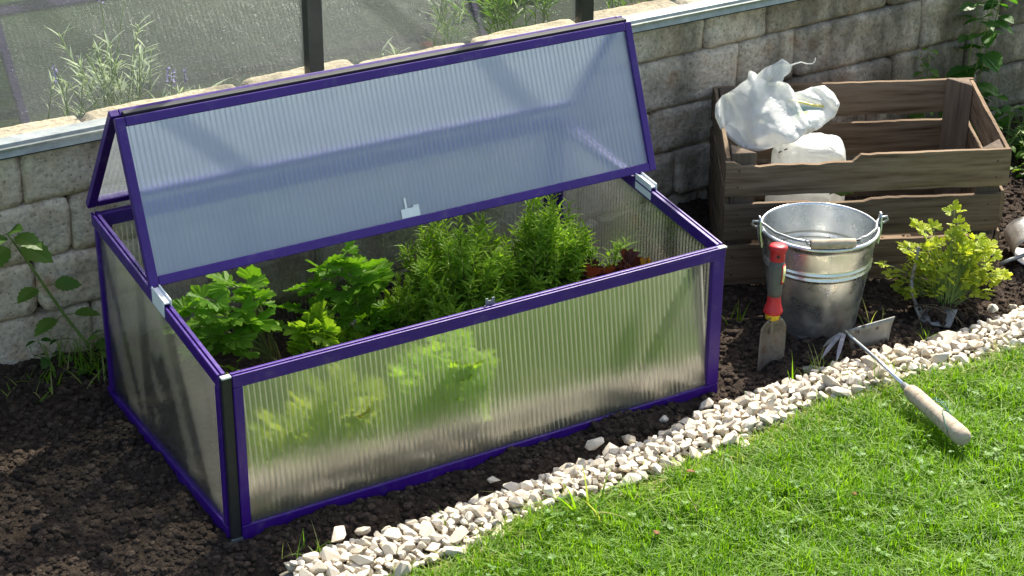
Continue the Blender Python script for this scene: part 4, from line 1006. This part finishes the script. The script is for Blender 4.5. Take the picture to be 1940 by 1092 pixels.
# ------------------------------------------------------------------ white sack in the crate
sack = thing('white_sack', 'crumpled white plastic sack with torn open top standing in the crate', 'sack', (1.60, .50, .012))
cR, cD = Vector((.856, -.517, 0)), Vector((.517, .856, 0)); SC = Vector((1.585, .50, .335))
def S(r, d, z): return SC+cR*r+cD*d+Vector((0, 0, z))
def crease(p, f, seed):
    dd, _ = mnoise.voronoi(Vector(p)*f+Vector((seed*3.1, seed, 0))); return min(1., (dd[1]-dd[0])*1.6)
def crumple(name, c, rad, amp, seed, mats, cut=None, sub=5, shape=None, tilt=None):
    bm = bmesh.new(); bmesh.ops.create_icosphere(bm, subdivisions=sub, radius=1)
    Mx = Matrix((cR, cD, Vector((0, 0, 1)))).transposed()
    if tilt: Mx = Mx @ tilt
    for v in bm.verts:
        q = v.co.copy(); 
        if shape: q = Vector(shape(q))
        p = Vector((q.x*rad[0], q.y*rad[1], q.z*rad[2])); n = v.co.normalized()
        h = amp*(crease(p, 11, seed)*1.1 + crease(p, 24, seed+4)*.45 - .8) + amp*1.1*mnoise.noise(p*9+Vector((seed, 0, 0)))
        v.co = c+Mx @ (p+Vector((n.x, n.y, n.z))*h)
    if cut: bmesh.ops.delete(bm, geom=[v for v in bm.verts if cut(v.co)], context='VERTS')
    me = bpy.data.meshes.new(name); bm.to_mesh(me); bm.free()
    for f in me.polygons: f.use_smooth = True
    for q in mats: me.materials.append(q)
    o = bpy.data.objects.new(name, me); COL.objects.link(o); attach(o, sack); return o
# filled lower part
def cushion(q):
    f = lambda t: math.copysign(abs(t)**.34, t); return (f(q.x), f(q.y), f(q.z))
crumple('sack_body', S(.098, .045, -.195), (.082, .066, .128), .009, 3, [M_bag], shape=cushion, tilt=Matrix.Rotation(.10, 3, 'Y'))
# folded crumpled top: closed, inflated folds
def sheet3(name, fn, nu, nv, mats, mi=None, th=.0012):
    vs = []; fs = []
    for j in range(nv+1):
        for i in range(nu+1): vs.append(fn(i/nu, j/nv))
    mb = MB()
    for j in range(nv):
        for i in range(nu):
            a = j*(nu+1)+i; fs.append((a, a+1, a+nu+2, a+nu+1))
    mb.add(vs, fs, 0, True); o = mb.build(name, mats, sack)
    s = o.modifiers.new('thickness', 'SOLIDIFY'); s.thickness = th; return o
def inside(p, poly):
    c = False; n = len(poly)
    for i in range(n):
        a, b = poly[i], poly[i-1]
        if (a[1] > p[1]) != (b[1] > p[1]) and p[0] < (b[0]-a[0])*(p[1]-a[1])/(b[1]-a[1])+a[0]: c = not c
    return c
def edge_near(p, poly):
    best = 9; bq = p
    for i in range(len(poly)):
        a = Vector(poly[i-1]); b = Vector(poly[i]); ab = b-a; t = max(0, min(1, (Vector(p)-a).dot(ab)/max(1e-9, ab.length_squared))); q = a+ab*t; d = (q-Vector(p)).length
        if d < best: best = d; bq = q
    return best, bq
CRS = [(random.Random(k).uniform(0, 3.14), fq, .62*cr_/fq) for k, (fq, cr_) in enumerate(((4, .35), (6, .6), (9, .62), (12, .6), (16, .5), (24, .34), (38, .22), (60, .14)))]
def fold(name, poly, bulge, back, seed, d0, step=.0042, soft=.035, pocket=None, slope=0., cr=.011):
    xs = [p[0] for p in poly]; ys = [p[1] for p in poly]; nx = int((max(xs)-min(xs))/step)+2; ny = int((max(ys)-min(ys))/step)+2
    idx = {}; vs = []; info = []
    ok = {}
    for i in range(nx):
        for j in range(ny): ok[i, j] = inside((min(xs)+i*step, min(ys)+j*step), poly)
    cells = [(i, j) for i in range(nx-1) for j in range(ny-1) if ok[i, j] and ok[i+1, j] and ok[i, j+1] and ok[i+1, j+1]]
    cnt = {}
    for i, j in cells:
        for k in ((i, j), (i+1, j), (i+1, j+1), (i, j+1)): cnt[k] = cnt.get(k, 0)+1
    F = []; B = []; mats_i = []
    mb = MB()
    for k, c in cnt.items():
        p = (min(xs)+k[0]*step, min(ys)+k[1]*step); d, q = edge_near(p, poly)
        if c < 4: p = tuple(Vector(p).lerp(q, .9)); d = 0
        g = 1-math.exp(-d/soft*1.6); P3 = Vector((p[0], p[1], seed))
        wp = Vector((p[0]+.02*mnoise.noise(P3*12), p[1]+.02*mnoise.noise(P3*12+Vector((9, 0, 0))), seed))
        rid = lambda sx_, sy_, k: abs(mnoise.noise((wp.x*sx_+wp.y*sx_*.5, wp.y*sy_-wp.x*sy_*.35, seed+k)))
        c1 = crease((p[0]+p[1]*.5, p[1]*.7, seed), 10, seed)
        tri = lambda v: abs((v % 1.)*2-1)-.5
        hh = bulge*g+min(1, d/.010)*(cr*.8*mnoise.noise(P3*10)+sum(a*tri((wp.x*math.cos(t)+wp.y*math.sin(t))*fq+seed*.37+k*.61) for k, (t, fq, a) in enumerate(CRS)))
        if pocket and inside(p, pocket): hh -= .060*min(1, edge_near(p, pocket)[0]/.018)
        idx[k] = len(vs); vs.append(SC+cR*p[0]+Vector((0, 0, p[1]))+cD*(d0-hh+slope*p[1])); info.append((p, d, g, c))
    n = len(vs); bidx = {}
    for k, a in idx.items():
        p, d, g, c = info[a]
        if c < 4: bidx[k] = a
        else: bidx[k] = len(vs); vs.append(SC+cR*p[0]+Vector((0, 0, p[1]))+cD*(d0+back*g+slope*p[1]))
    for i, j in cells:
        L = [(i, j), (i+1, j), (i+1, j+1), (i, j+1)]; F.append(tuple(idx[k] for k in L)); B.append(tuple(bidx[k] for k in L[::-1]))
    mb.add(vs, F+B, 0, True); return mb.build(name, [M_bag], sack)
def px(L, sl_=.9, d0=0.): return [((a-1470)/826, ((225-b)/826-.435*d0)/(.90+.435*sl_)) for a, b in L]
P_main = px([(1360,222),(1362,200),(1376,182),(1398,170),(1412,158),(1424,150),(1428,131),(1440,137),(1452,148),(1466,156),(1484,152),(1502,158),(1512,172),(1518,190),(1528,212),(1560,228),(1548,246),(1515,264),(1480,280),(1442,291),(1412,286),(1388,268),(1370,248)])
P_lobe = px([(1490,190),(1506,176),(1528,172),(1546,164),(1572,160),(1590,175),(1601,197),(1590,222),(1565,240),(1535,258),(1505,255),(1488,225)], .9, .012)
P_pock = px([(1498,196),(1508,184),(1540,181),(1562,188),(1573,199),(1566,209),(1545,216),(1522,224),(1506,222)], .9, .012)
P_flap = px([(1434,152),(1446,138),(1462,124),(1480,116),(1500,113),(1516,119),(1511,134),(1500,142),(1496,158),(1480,166),(1462,170),(1446,164)], .3, .090)
fold('sack_top', P_main, .042, .05, 1, .0, .0036, slope=.9, cr=.022)
fold('sack_lobe', P_lobe, .036, .045, 4, .012, .0036, pocket=P_pock, slope=.9, cr=.016)
fold('sack_corner', P_flap, .012, .010, 7, .090, .0034, .02, slope=.3, cr=.014)
def onp(r, z, d0, sl_): return SC+cR*r+Vector((0, 0, z))+cD*(d0+sl_*z)
P_lin = px([(1502,201),(1530,197),(1552,200),(1570,204),(1562,209),(1545,215),(1522,222),(1508,220)], .9, .012)
m = MB(); c0 = Vector((sum(p[0] for p in P_lin)/8, sum(p[1] for p in P_lin)/8)); vs = [onp(c0.x, c0.y, .020, .9)]+[onp(p[0], p[1], .002, .9) for p in P_lin]
m.add(vs, [(0, i, i % 8+1) for i in range(1, 9)], 0, True); m.build('sack_lining', M_bagin, sack).modifiers.new('thickness', 'SOLIDIFY').thickness = .0012
def strip_(name, L, w2, d0, sl_, mt, base):
    m = MB(); q = px(L, sl_, base); vs = []
    for p in q: vs += [onp(p[0], p[1]-w2, d0, sl_), onp(p[0], p[1]+w2, d0, sl_)]
    m.add(vs, [(2*i, 2*i+2, 2*i+3, 2*i+1) for i in range(len(q)-1)], 0, True); o = m.build(name, mt, sack); o.modifiers.new('thickness', 'SOLIDIFY').thickness = .001
strip_('yellow_stripe', [(1499,190),(1512,187),(1530,191),(1548,196),(1569,198)], .0022, .000, .9, M_stripe, .012)
strip_('yellow_stripe', [(1462,160),(1474,156),(1484,154),(1494,153)], .0020, .074, .3, M_stripe, .090)
strip_('yellow_stripe', [(1402,279),(1408,287),(1415,293)], .0025, -.010, .9, M_stripe, 0.)
for k_ in range(2): strip_('print_mark', [(1476+k_*11, 283-k_*5), (1482+k_*11, 280.5-k_*5)], .0011, -.030, .9, M_black, 0.)
strip_('lime_mark', [(1512,222),(1522,215),(1535,212)], .0050, -.004, .9, M_limeprint, .012)
m = MB(); m.tube([onp(*px([(a, b)], .3, .09)[0], .09, .3) for a, b in ((1512,119),(1520,116),(1532,113),(1542,116),(1553,116),(1558,112),(1559,105))], [.0026, .0018, .0014, .0013, .0012, .0012, .0008], 5); m.build('tie_strip', M_bag, sack)
# torn inner bag end and orange packet between the slats
sheet3('printed_panel', lambda u, v: S(.135+.055*u, -.045-.01*v, -.118-.05*v+.004*math.sin(u*9)), 6, 4, [M_greenprint], None, .001)
t = thing('orange_packet', 'flat orange-yellow film packet seen through the gap below the top slat', 'packet', (1.79, .42, .19))
m = MB(); vs = []; fs = []
for i in range(9):
    u = i/8
    for j in range(5):
        v = j/4; wv = .35+.65*math.sin(math.pi*min(1, .12+u*.88))
        vs.append(Vector((1.72, .36, .205))+cR*(.14*u-.02)+cD*(.07*(v-.5)*wv)+Vector((0, 0, .018*math.sin(math.pi*u)-.012*abs(v-.5)+.004*math.sin(u*11+v*5))))
for i in range(8):
    for j in range(4): a = i*5+j; fs.append((a, a+5, a+6, a+1))
m.add(vs, fs, 0, True); o = m.build('film', M_orange, t); s = o.modifiers.new('thickness', 'SOLIDIFY'); s.thickness = .003

# ------------------------------------------------------------------ bucket
bk = thing('bucket', 'galvanised metal bucket with wooden grip on its wire handle, before the crate', 'bucket', (1.452, .155, -.006), None, 0, True)
BK = .84
r0, r1, Hh = .0925, .1245, .276
rz = lambda z: r0+(r1-r0)*z/Hh
prof = [(r0-.004, 0), (r0+.0015, .0005), (r0+.002, .006), (r0+.0008, .010)]
for z in np.linspace(.014, .172, 14): prof.append((rz(z), z))
for zc in (.181, .196): prof += [(rz(zc-.005), zc-.005), (rz(zc)+.0034, zc-.0015), (rz(zc)+.0034, zc+.0015), (rz(zc+.005), zc+.005)]
for z in np.linspace(.206, .266, 6): prof.append((rz(z), z))
prof += [(rz(.268)+.004, .2685), (rz(.27)+.0055, .272), (rz(.27)+.004, .2765), (rz(.27)+.0005, .2785), (rz(.27)-.0018, .276), (rz(.27)-.002, .270)]
inner = [(rz(z)-.0022, z) for z in np.linspace(.262, .204, 6)]
for zc in (.196, .181): inner += [(rz(zc+.005)-.0022, zc+.005), (rz(zc)+.0008, zc), (rz(zc-.005)-.0022, zc-.005)]
inner += [(rz(z)-.0022, z) for z in np.linspace(.170, .016, 12)] + [(.05, .012), (.0004, .0115)]
m = MB(); m.lathe([(r, z*BK) for r, z in prof+inner], 72); m.build('bucket_body', M_zinc, bk)
ra = math.atan2(-.43, .90); ear_v = []
for sg in (1, -1):
    e = Vector((math.cos(ra), math.sin(ra), 0))*sg; tn = Vector((-e.y, e.x, 0)); c = e*(rz(.27)+.0062); m = MB()
    ol = [(-.016, .236), (.016, .236), (.0135, .268), (.0095, .294), (.005, .302), (-.005, .302), (-.0095, .294), (-.0135, .268)]
    vs = [c+e*(-.001+(.0016 if z > .26 else -.0035))+tn*a+Vector((0, 0, z-.044)) for a, z in ol]+[c+e*(.0022+(.0016 if z > .26 else -.0035))+tn*a+Vector((0, 0, z-.044)) for a, z in ol]
    n = len(ol); fs = [tuple(range(n)), tuple(range(2*n-1, n-1, -1))]+[(i, i+n, (i+1) % n+n, (i+1) % n) for i in range(n)]
    m.add(vs, fs); o = m.build('handle_ear', M_zinc, bk)
    bm = bmesh.new(); bm.from_mesh(o.data); bmesh.ops.recalc_face_normals(bm, faces=bm.faces); bm.to_mesh(o.data); bm.free(); ear_v.append(c+Vector((0, 0, .244)))
fd = Vector((-.45, -.893, 0)).normalized(); rd = Vector((math.cos(ra), math.sin(ra), 0))
Fc = fd*.122+Vector((0, 0, .245)); ga = rd*.047
m = MB()
for sg, E_ in ((1, ear_v[0]), (-1, ear_v[1])):
    out = rd*sg
    pts = [E_-out*.006+Vector((0, 0, -.006)), E_+out*.010+Vector((0, 0, -.010)), E_+out*.019+Vector((0, 0, -.003)), E_+out*.016+Vector((0, 0, .004)), E_+out*.002+Vector((0, 0, .002)), E_-out*.008+fd*.012+Vector((0, 0, -.001))]
    for a in (.30, .55, .78): 
        an = (1-a)*math.pi/2; pts.append(out*(.122*math.sin(an))+fd*(.122*math.cos(an))+Vector((0, 0, .243+.004*a)))
    pts += [Fc+ga*sg*1.25+Vector((0, 0, .008)), Fc+ga*sg*1.15+Vector((0, 0, .001)), Fc+ga*sg*.8]
    m.tube(pts, .0030, 8)
m.build('wire_handle', M_steel, bk)
m = MB(); prof_g = [(.0085, -.048), (.0098, -.047), (.0102, -.02), (.0105, .0), (.0102, .025), (.0098, .047), (.0085, .048)]
T = Matrix.Translation(Fc) @ rd.to_track_quat('Z', 'Y').to_matrix().to_4x4(); m.lathe([(.003, -.048)]+prof_g+[(.003, .048)], 20, 0, T); m.build('wooden_grip', M_grip, bk)

# ------------------------------------------------------------------ hand trowel
tb = Vector((1.238, .036, 0)); tt = Vector((1.254, .050, .262)); ax = (tt-tb).normalized()
tr = thing('hand_trowel', 'hand trowel with red and grey handle stuck upright in the soil beside the bucket', 'trowel', tb)
sideT = (cR*.93+cD*.36).normalized(); sideT = (sideT-ax*sideT.dot(ax)).normalized(); nT = sideT.cross(ax)   # nT points to the viewer side
TM = Matrix((sideT, -nT if nT.dot(cD) > 0 else nT, ax)).transposed().to_4x4(); TM.translation = tb
if TM.to_3x3().determinant() < 0:
    TM = Matrix((sideT, ax.cross(sideT), ax)).transposed().to_4x4(); TM.translation = tb
vs = []; fs = []; nu, nv = 12, 12
for j in range(nv+1):
    v = j/nv; z = -.04+.142*v; wd = .0305*(1-.0*v) if v < .78 else .0305*math.cos((v-.78)/.22*1.28)**.8
    if v < .2: wd *= .8+.2*(v/.2)
    for i in range(nu+1):
        u = -1+2*i/nu; vs.append((u*wd, .013*u*u*(1 if v < .85 else .8)-.004+(0.006*(v > .9)), z+(.010*u*u if v > .8 else 0)))
for j in range(nv):
    for i in range(nu): a = j*(nu+1)+i; fs.append((a, a+1, a+nu+2, a+nu+1))
# local y axis must point away from the viewer
ydir = (TM.to_3x3() @ Vector((0, 1, 0))); flipy = -1 if ydir.dot(cD) < 0 else 1
vs = [(x, y*flipy*-1, z) for x, y, z in vs]
m = MB(); m.add(vs, fs, 0, True, TM); o = m.build('blade', M_rustblade, tr); q = o.modifiers.new('thickness', 'SOLIDIFY'); q.thickness = .0022; q.offset = 0
m = MB(); m.lathe([(.0055, .070), (.006, .098), (.0065, .112)], 12, 0, TM, True); m.build('tang', M_rustblade, tr)
def sect(prof, n=28, ex=1., T=TM):   # oval section
    m = MB(); m.lathe(prof, n, 0, T @ Matrix.Diagonal((1, ex, 1, 1)), True); return m
sect([(.002, .102), (.010, .1025), (.0150, .106), (.0160, .118), (.0125, .126), (.010, .1275)]).build('collar', M_yellow, tr)
sect([(.002, .116), (.0175, .117), (.0205, .121), (.0195, .126), (.0155, .138), (.0138, .152), (.0142, .158), (.012, .1585)]).build('guard', M_red, tr)
sect([(.002, .1565), (.0148, .157), (.0152, .168), (.0165, .190), (.0175, .208), (.0165, .226), (.0148, .2345), (.010, .235)]).build('grip', M_grey, tr)
capp = [(.002, .233), (.0148, .2335)]
for k in range(4): capp += [(.0158, .2375+k*.0045), (.0145, .2395+k*.0045)]
capp += [(.0178, .2565), (.0192, .2595), (.0190, .2655), (.0165, .2685), (.008, .2695)]
sect(capp).build('end_cap', M_red, tr)
def patch(a0, a1, z0, z1, rad, name, mat_):
    m = MB(); vs = []; fs = []; k = 8
    for i in range(k+1):
        a = a0+(a1-a0)*i/k
        for z, rr in ((z0, rad(z0)), ((z0+z1)/2, rad((z0+z1)/2)), (z1, rad(z1))): vs.append((rr*math.sin(a), -flipy*rr*math.cos(a), z))
    for i in range(k):
        for j in (0, 1): b = 3*i+j; fs.append((b, b+3, b+4, b+1))
    m.add(vs, fs, 0, True, TM); o = m.build(name, mat_, tr); s = o.modifiers.new('thickness', 'SOLIDIFY'); s.thickness = .0008; s.offset = 0
rgrip = lambda z: float(np.interp(z, [.157, .168, .190, .208, .226, .2345], [.0148, .0152, .0165, .0175, .0165, .0148]))
patch(.20, 1.15, .186, .228, lambda z: rgrip(z)+.0006, 'label_border', M_red); patch(.34, .98, .190, .2245, lambda z: rgrip(z)+.0012, 'label', M_label)
m = MB(); m.lathe([(.0002, 0), (.0032, 0), (.0032, .0016), (.0002, .0016)], 14, 0, TM @ Matrix.Translation((-.007, -flipy*.0148, .2475)) @ Matrix.Rotation(math.pi/2*flipy, 4, 'X')); m.build('hanging_hole', M_black, tr)

# ------------------------------------------------------------------ hand cultivator lying across the gravel
cu = thing('hand_cultivator', 'hand hoe and fork with pale wooden handle lying across the gravel onto the lawn', 'cultivator', (1.36, -.25, .03))
hd = Vector((1.404, -.014, .052)); fe_ = Vector((1.346, -.268, .056)); en = Vector((1.313, -.470, .050))
m = MB(); m.tube([hd+Vector((.001, .006, .002)), hd.lerp(fe_, .1), hd.lerp(fe_, .5)+Vector((0, 0, .003)), fe_], .0044, 10); m.build('shaft', M_chrome, cu)
gd = (en-fe_).normalized(); Tg = Matrix.Translation(fe_) @ gd.to_track_quat('Z', 'Y').to_matrix().to_4x4(); GL = (en-fe_).length
m = MB(); m.lathe([(.0045, -.016), (.0072, -.015), (.0085, .004), (.0085, .006)], 16, 0, Tg, True); m.build('ferrule', M_steel, cu)
m = MB(); m.lathe([(.006, .0045), (.0125, .005), (.0160, .012), (.0178, .03), (.0175, .07), (.0182, .12), (.0196, .165), (.0198, GL-.014), (.0175, GL-.004), (.012, GL+.001), (.002, GL+.002)], 28, 0, Tg @ Matrix.Diagonal((.92, .92, 1, 1)), True); m.build('wooden_handle', M_grip, cu)
def plate(corners, th, name, mat_, parent, bend=0., nu=8, nv=4):
    a, b, c, d = map(Vector, corners); n = (b-a).cross(d-a).normalized(); m = MB(); vs = []; fs = []
    for j in range(nv+1):
        for i in range(nu+1):
            u, v = i/nu, j/nv; vs.append(a*(1-u)*(1-v)+b*u*(1-v)+c*u*v+d*(1-u)*v+n*bend*math.sin(math.pi*v)+n*.0006*mnoise.noise((u*5, v*5, 1)))
    for j in range(nv):
        for i in range(nu): k = j*(nu+1)+i; fs.append((k, k+1, k+nu+2, k+nu+1))
    m.add(vs, fs, 0, True); o = m.build(name, mat_, parent); s = o.modifiers.new('thickness', 'SOLIDIFY'); s.thickness = th; s.offset = 0; return o
plate([(1.409, -.010, .058), (1.514, -.036, .074), (1.503, -.036, .018), (1.425, -.010, .004)], .0028, 'hoe_blade', M_blade, cu, .004)
for k, (tip, mt) in enumerate((((1.316, -.040, .030), M_bluesteel), ((1.338, -.062, .027), M_bluesteel), ((1.349, -.006, .034), M_blade))):
    tip = Vector(tip); a = hd+Vector((-.002, .004, 0)); m = MB(); mid = a.lerp(tip, .45)+Vector((0, 0, .010 if k < 2 else .006)); sd = (tip-a).cross(Vector((0, 0, 1))).normalized()
    pts = [a, a.lerp(mid, .5)+Vector((0, 0, .004)), mid, mid.lerp(tip, .55)+Vector((0, 0, .002)), tip]; ws = [.0030, .0040, .0046, .0042, .0007]; vs = []; fs = []
    for p, w2 in zip(pts, ws): vs += [p-sd*w2, p+sd*w2, p+sd*w2-Vector((0, 0, .003)), p-sd*w2-Vector((0, 0, .003))]
    for i in range(4):
        for j in range(4): fs.append((4*i+j, 4*i+(j+1) % 4, 4*i+4+(j+1) % 4, 4*i+4+j))
    fs += [(3, 2, 1, 0), (16, 17, 18, 19)]; m.add(vs, fs); m.build('prong', mt, cu)
wx, wy, wz_ = Tg.to_3x3().col
def onG(z, a, dr=.0015): 
    rr = .92*float(np.interp(z, [.0, .03, .07, .12, .165, .2], [.0150, .0178, .0175, .0182, .0196, .0198]))+dr
    upv = (Vector((0, 0, 1))-gd*gd.z).normalized(); rtv = gd.cross(upv); return fe_+gd*z+upv*(rr*math.cos(a))+rtv*(rr*math.sin(a))
m = MB(); sA = 1 if gd.cross(Vector((0, 0, 1))).dot(cR) > 0 else -1
m.tube([onG(z, sA*a, d) for z, a, d in ((.070, .9, .004), (.078, .6, .008), (.090, .4, .003), (.100, .7, .010), (.086, 1.0, .006), (.078, .8, .002), (.095, .55, .006), (.112, .9, .004), (.125, .7, .002), (.118, .2, .001), (.128, -.2, .0006), (.142, -.5, .0006), (.156, -.9, .0006), (.168, -1.2, .0006), (.172, -1.6, .0006))], .0011, 6)
m.tube([onG(z, sA*a, d) for z, a, d in ((.072, .5, .001), (.083, .85, .009), (.096, 1.0, .012), (.108, .8, .007), (.120, 1.0, .004), (.132, 1.3, .002))], .0010, 6); m.build('wire_tie', M_green_wire, cu)

# ------------------------------------------------------------------ planting spade under the uprooted parsley
sp_ = thing('planting_spade', 'flat soil-smeared metal planting spade under the uprooted parsley', 'spade', (1.67, .0, .0))
plate([(1.640, .040, .034), (1.709, -.024, .036), (1.676, -.040, .006), (1.634, .006, .008)], .003, 'blade', M_blade, sp_, .002)
plate([(1.640, .062, .085), (1.648, .058, .085), (1.659, .060, .165), (1.655, .062, .165)], .003, 'tang', M_blade, sp_)
m = MB(); m.tube([(1.644, .060, .09), (1.642, .052, .06), (1.645, .038, .036)], .004, 8); m.build('shank', M_blade, sp_)
# scoop at the right edge
so_ = thing('hand_scoop', 'curved galvanised hand scoop lying on the soil right of the crate, cut by the frame', 'scoop', (2.10, .11, .0)); m = MB(); vs = []; fs = []
O = Vector((2.13, .085, .046))-cR*.042
for i in range(17):
    a = -1.5+3.0*i/16
    for j in range(9):
        v = j/8; vs.append(O+cR*(-.075*math.cos(a)*(1-.15*v)+.0)+Vector((0, 0, .044*math.sin(a)))+cD*(.11*v-.03)-cR*.01*v)
for i in range(16):
    for j in range(8): k = i*9+j; fs.append((k, k+9, k+10, k+1))
m.add(vs, fs, 0, True); o = m.build('bowl', M_zinc, so_); s = o.modifiers.new('thickness', 'SOLIDIFY'); s.thickness = .002
m = MB(); m.tube([O+cR*-.11+cD*-.05+Vector((0, 0, -.022)), O+cR*-.085+cD*-.045+Vector((0, 0, -.012)), O+cR*-.055+cD*-.04+Vector((0, 0, -.004)), O+cR*-.02+cD*-.04+Vector((0, 0, .022)), O+cR*.03+cD*-.05+Vector((0, 0, .04))], .0045, 8); m.build('tang', M_steel, so_)

# ------------------------------------------------------------------ lawn grass
q = np.random.default_rng(99)
def grass(name, n, xr, yr, mt, hr, wr, lean, seed, edge=0.):
    q = np.random.default_rng(seed); x = q.uniform(*xr, n); y = q.uniform(*yr, n)
    lo = lo_edge(x) + .012*np.array(vnoise(x*30, x*0+4.)) - .006
    k = (y < lo) if not edge else (y < lo+edge*.3) & (y > lo-edge)
    P = np.stack([x, y, 0*x], -1) - np.array(CAMP); zf = P @ np.array(_f); u = 970+3683*(P @ np.array(_r))/zf; v = 546+3683*(P @ np.array(_d))/zf
    k &= (u > -260) & (u < 2300) & (v < 1330); x, y = x[k], y[k]; n = len(x)
    dens = fbm(x, y, 16, 3, 6); h = q.uniform(*hr, n)*(.55+.9*dens); wd = q.uniform(*wr, n)
    a = q.uniform(0, 2*np.pi, n); sdv = np.stack([np.cos(a), np.sin(a), 0*a], -1)
    b = a+np.pi/2+q.normal(0, .5, n); ln = np.abs(q.normal(0, lean, n))+.08; ld = np.stack([np.cos(b), np.sin(b), 0*b], -1)
    B = np.stack([x, y, np.full(n, -.004)], -1)
    m1 = B+ld*(h*ln*.30)[:, None]; m1[:, 2] += h*.55
    T = B+ld*(h*ln*1.1)[:, None]; T[:, 2] += h*np.clip(1-.35*ln, .15, 1)
    w0 = (sdv.T*wd*.5).T
    V = np.stack([B-w0, B+w0, m1-w0*.85, m1+w0*.85, T], 1).reshape(-1, 3)
    i = np.arange(n)[:, None]*5; F = np.stack([i+np.array([0, 1, 3]), i+np.array([0, 3, 2]), i+np.array([2, 3, 4])], 1).reshape(-1, 3)
    o = np_obj(name, V, F, mt); o['kind'] = 'stuff'; return o
grass('grass', 140000, (-.1, 2.3), (-1.0, -.17), L_grass, (.022, .052), (.0018, .0036), .7, 1)
grass('pale_grass', 9000, (-.1, 2.3), (-1.0, -.17), L_drygrass, (.014, .034), (.0012, .0022), .9, 2)
grass('edge_grass', 14000, (-.1, 2.3), (-.5, -.12), L_drygrass, (.025, .055), (.0014, .0026), 1.6, 3, .05)
lf = MB(); R = random.Random(8)
rnd = [fan_leaf(1, 2, .18, 1, 165, 17, .25, .03), fan_leaf(1, 3, .4, 1, 170, 19, .2, .02)]
for k in range(420):
    x = R.uniform(.1, 2.1); y = R.uniform(-.95, -.25)
    if y > float(lo_edge(x))-.02: continue
    for j in range(R.choice((1, 2, 3))):
        p = (x+R.gauss(0, .010), y+R.gauss(0, .010), R.uniform(.020, .036)); a = R.uniform(0, 6.28); s = R.uniform(.004, .0095)
        lf.add(*R.choice(rnd), 0, False, orient(p, (math.cos(a), math.sin(a), R.uniform(-.1, .2)), Vector((0, 0, 1))+rvec(R, .25), s))
o = lf.build('clover_leaves', L_clover); o['kind'] = 'stuff'
def dead(label, p, s, seed):
    R = random.Random(seed); m = MB(); m.add(*ovate_leaf(1, .5, 7, .5, .03), 0, True, orient(p, (R.gauss(0, 1), R.gauss(0, 1), .3), (R.gauss(0, .4), R.gauss(0, .4), 1), s)); o = m.build('dead_leaf', L_brown)
    tag(o, label, 'leaf'); sl_ = o.modifiers.new('thickness', 'SOLIDIFY'); sl_.thickness = .0006
dead('small brown dead leaf in the grass below the gravel strip', (.63, -.42, .034), .022, 1)
dead('brown dead leaf half hidden where the lawn meets the gravel', (.80, -.275, .036), .022, 2)
dead('reddish dead leaf lying in the middle of the lawn', (1.02, -.50, .034), .015, 3)
m = MB(); p, d = arc((.735, -.40, .034), (.4, 1, .12), .055, .3, 5); m.tube(p, [.0008, .0008, .0007, .0006, .0005, .0004], 5); p2, d = arc(p[2], (1, .5, .1), .03, .2, 4); m.tube(p2, .0005, 4)
tag(m.build('twig', L_brownstem), 'thin forked grey twig lying in the lawn below the gravel', 'twig')
m = MB(); m.add(*ovate_leaf(1, .35, 7, .3, .15), 0, True, orient((.03, .63, .03), (.3, -.6, -.3), (-.3, -.5, .7), .05)); o = m.build('withered_leaf', L_yellowflower); tag(o, 'pale withered leaf curled on the soil beside the rear left corner', 'leaf'); o.modifiers.new('thickness', 'SOLIDIFY').thickness = .0006
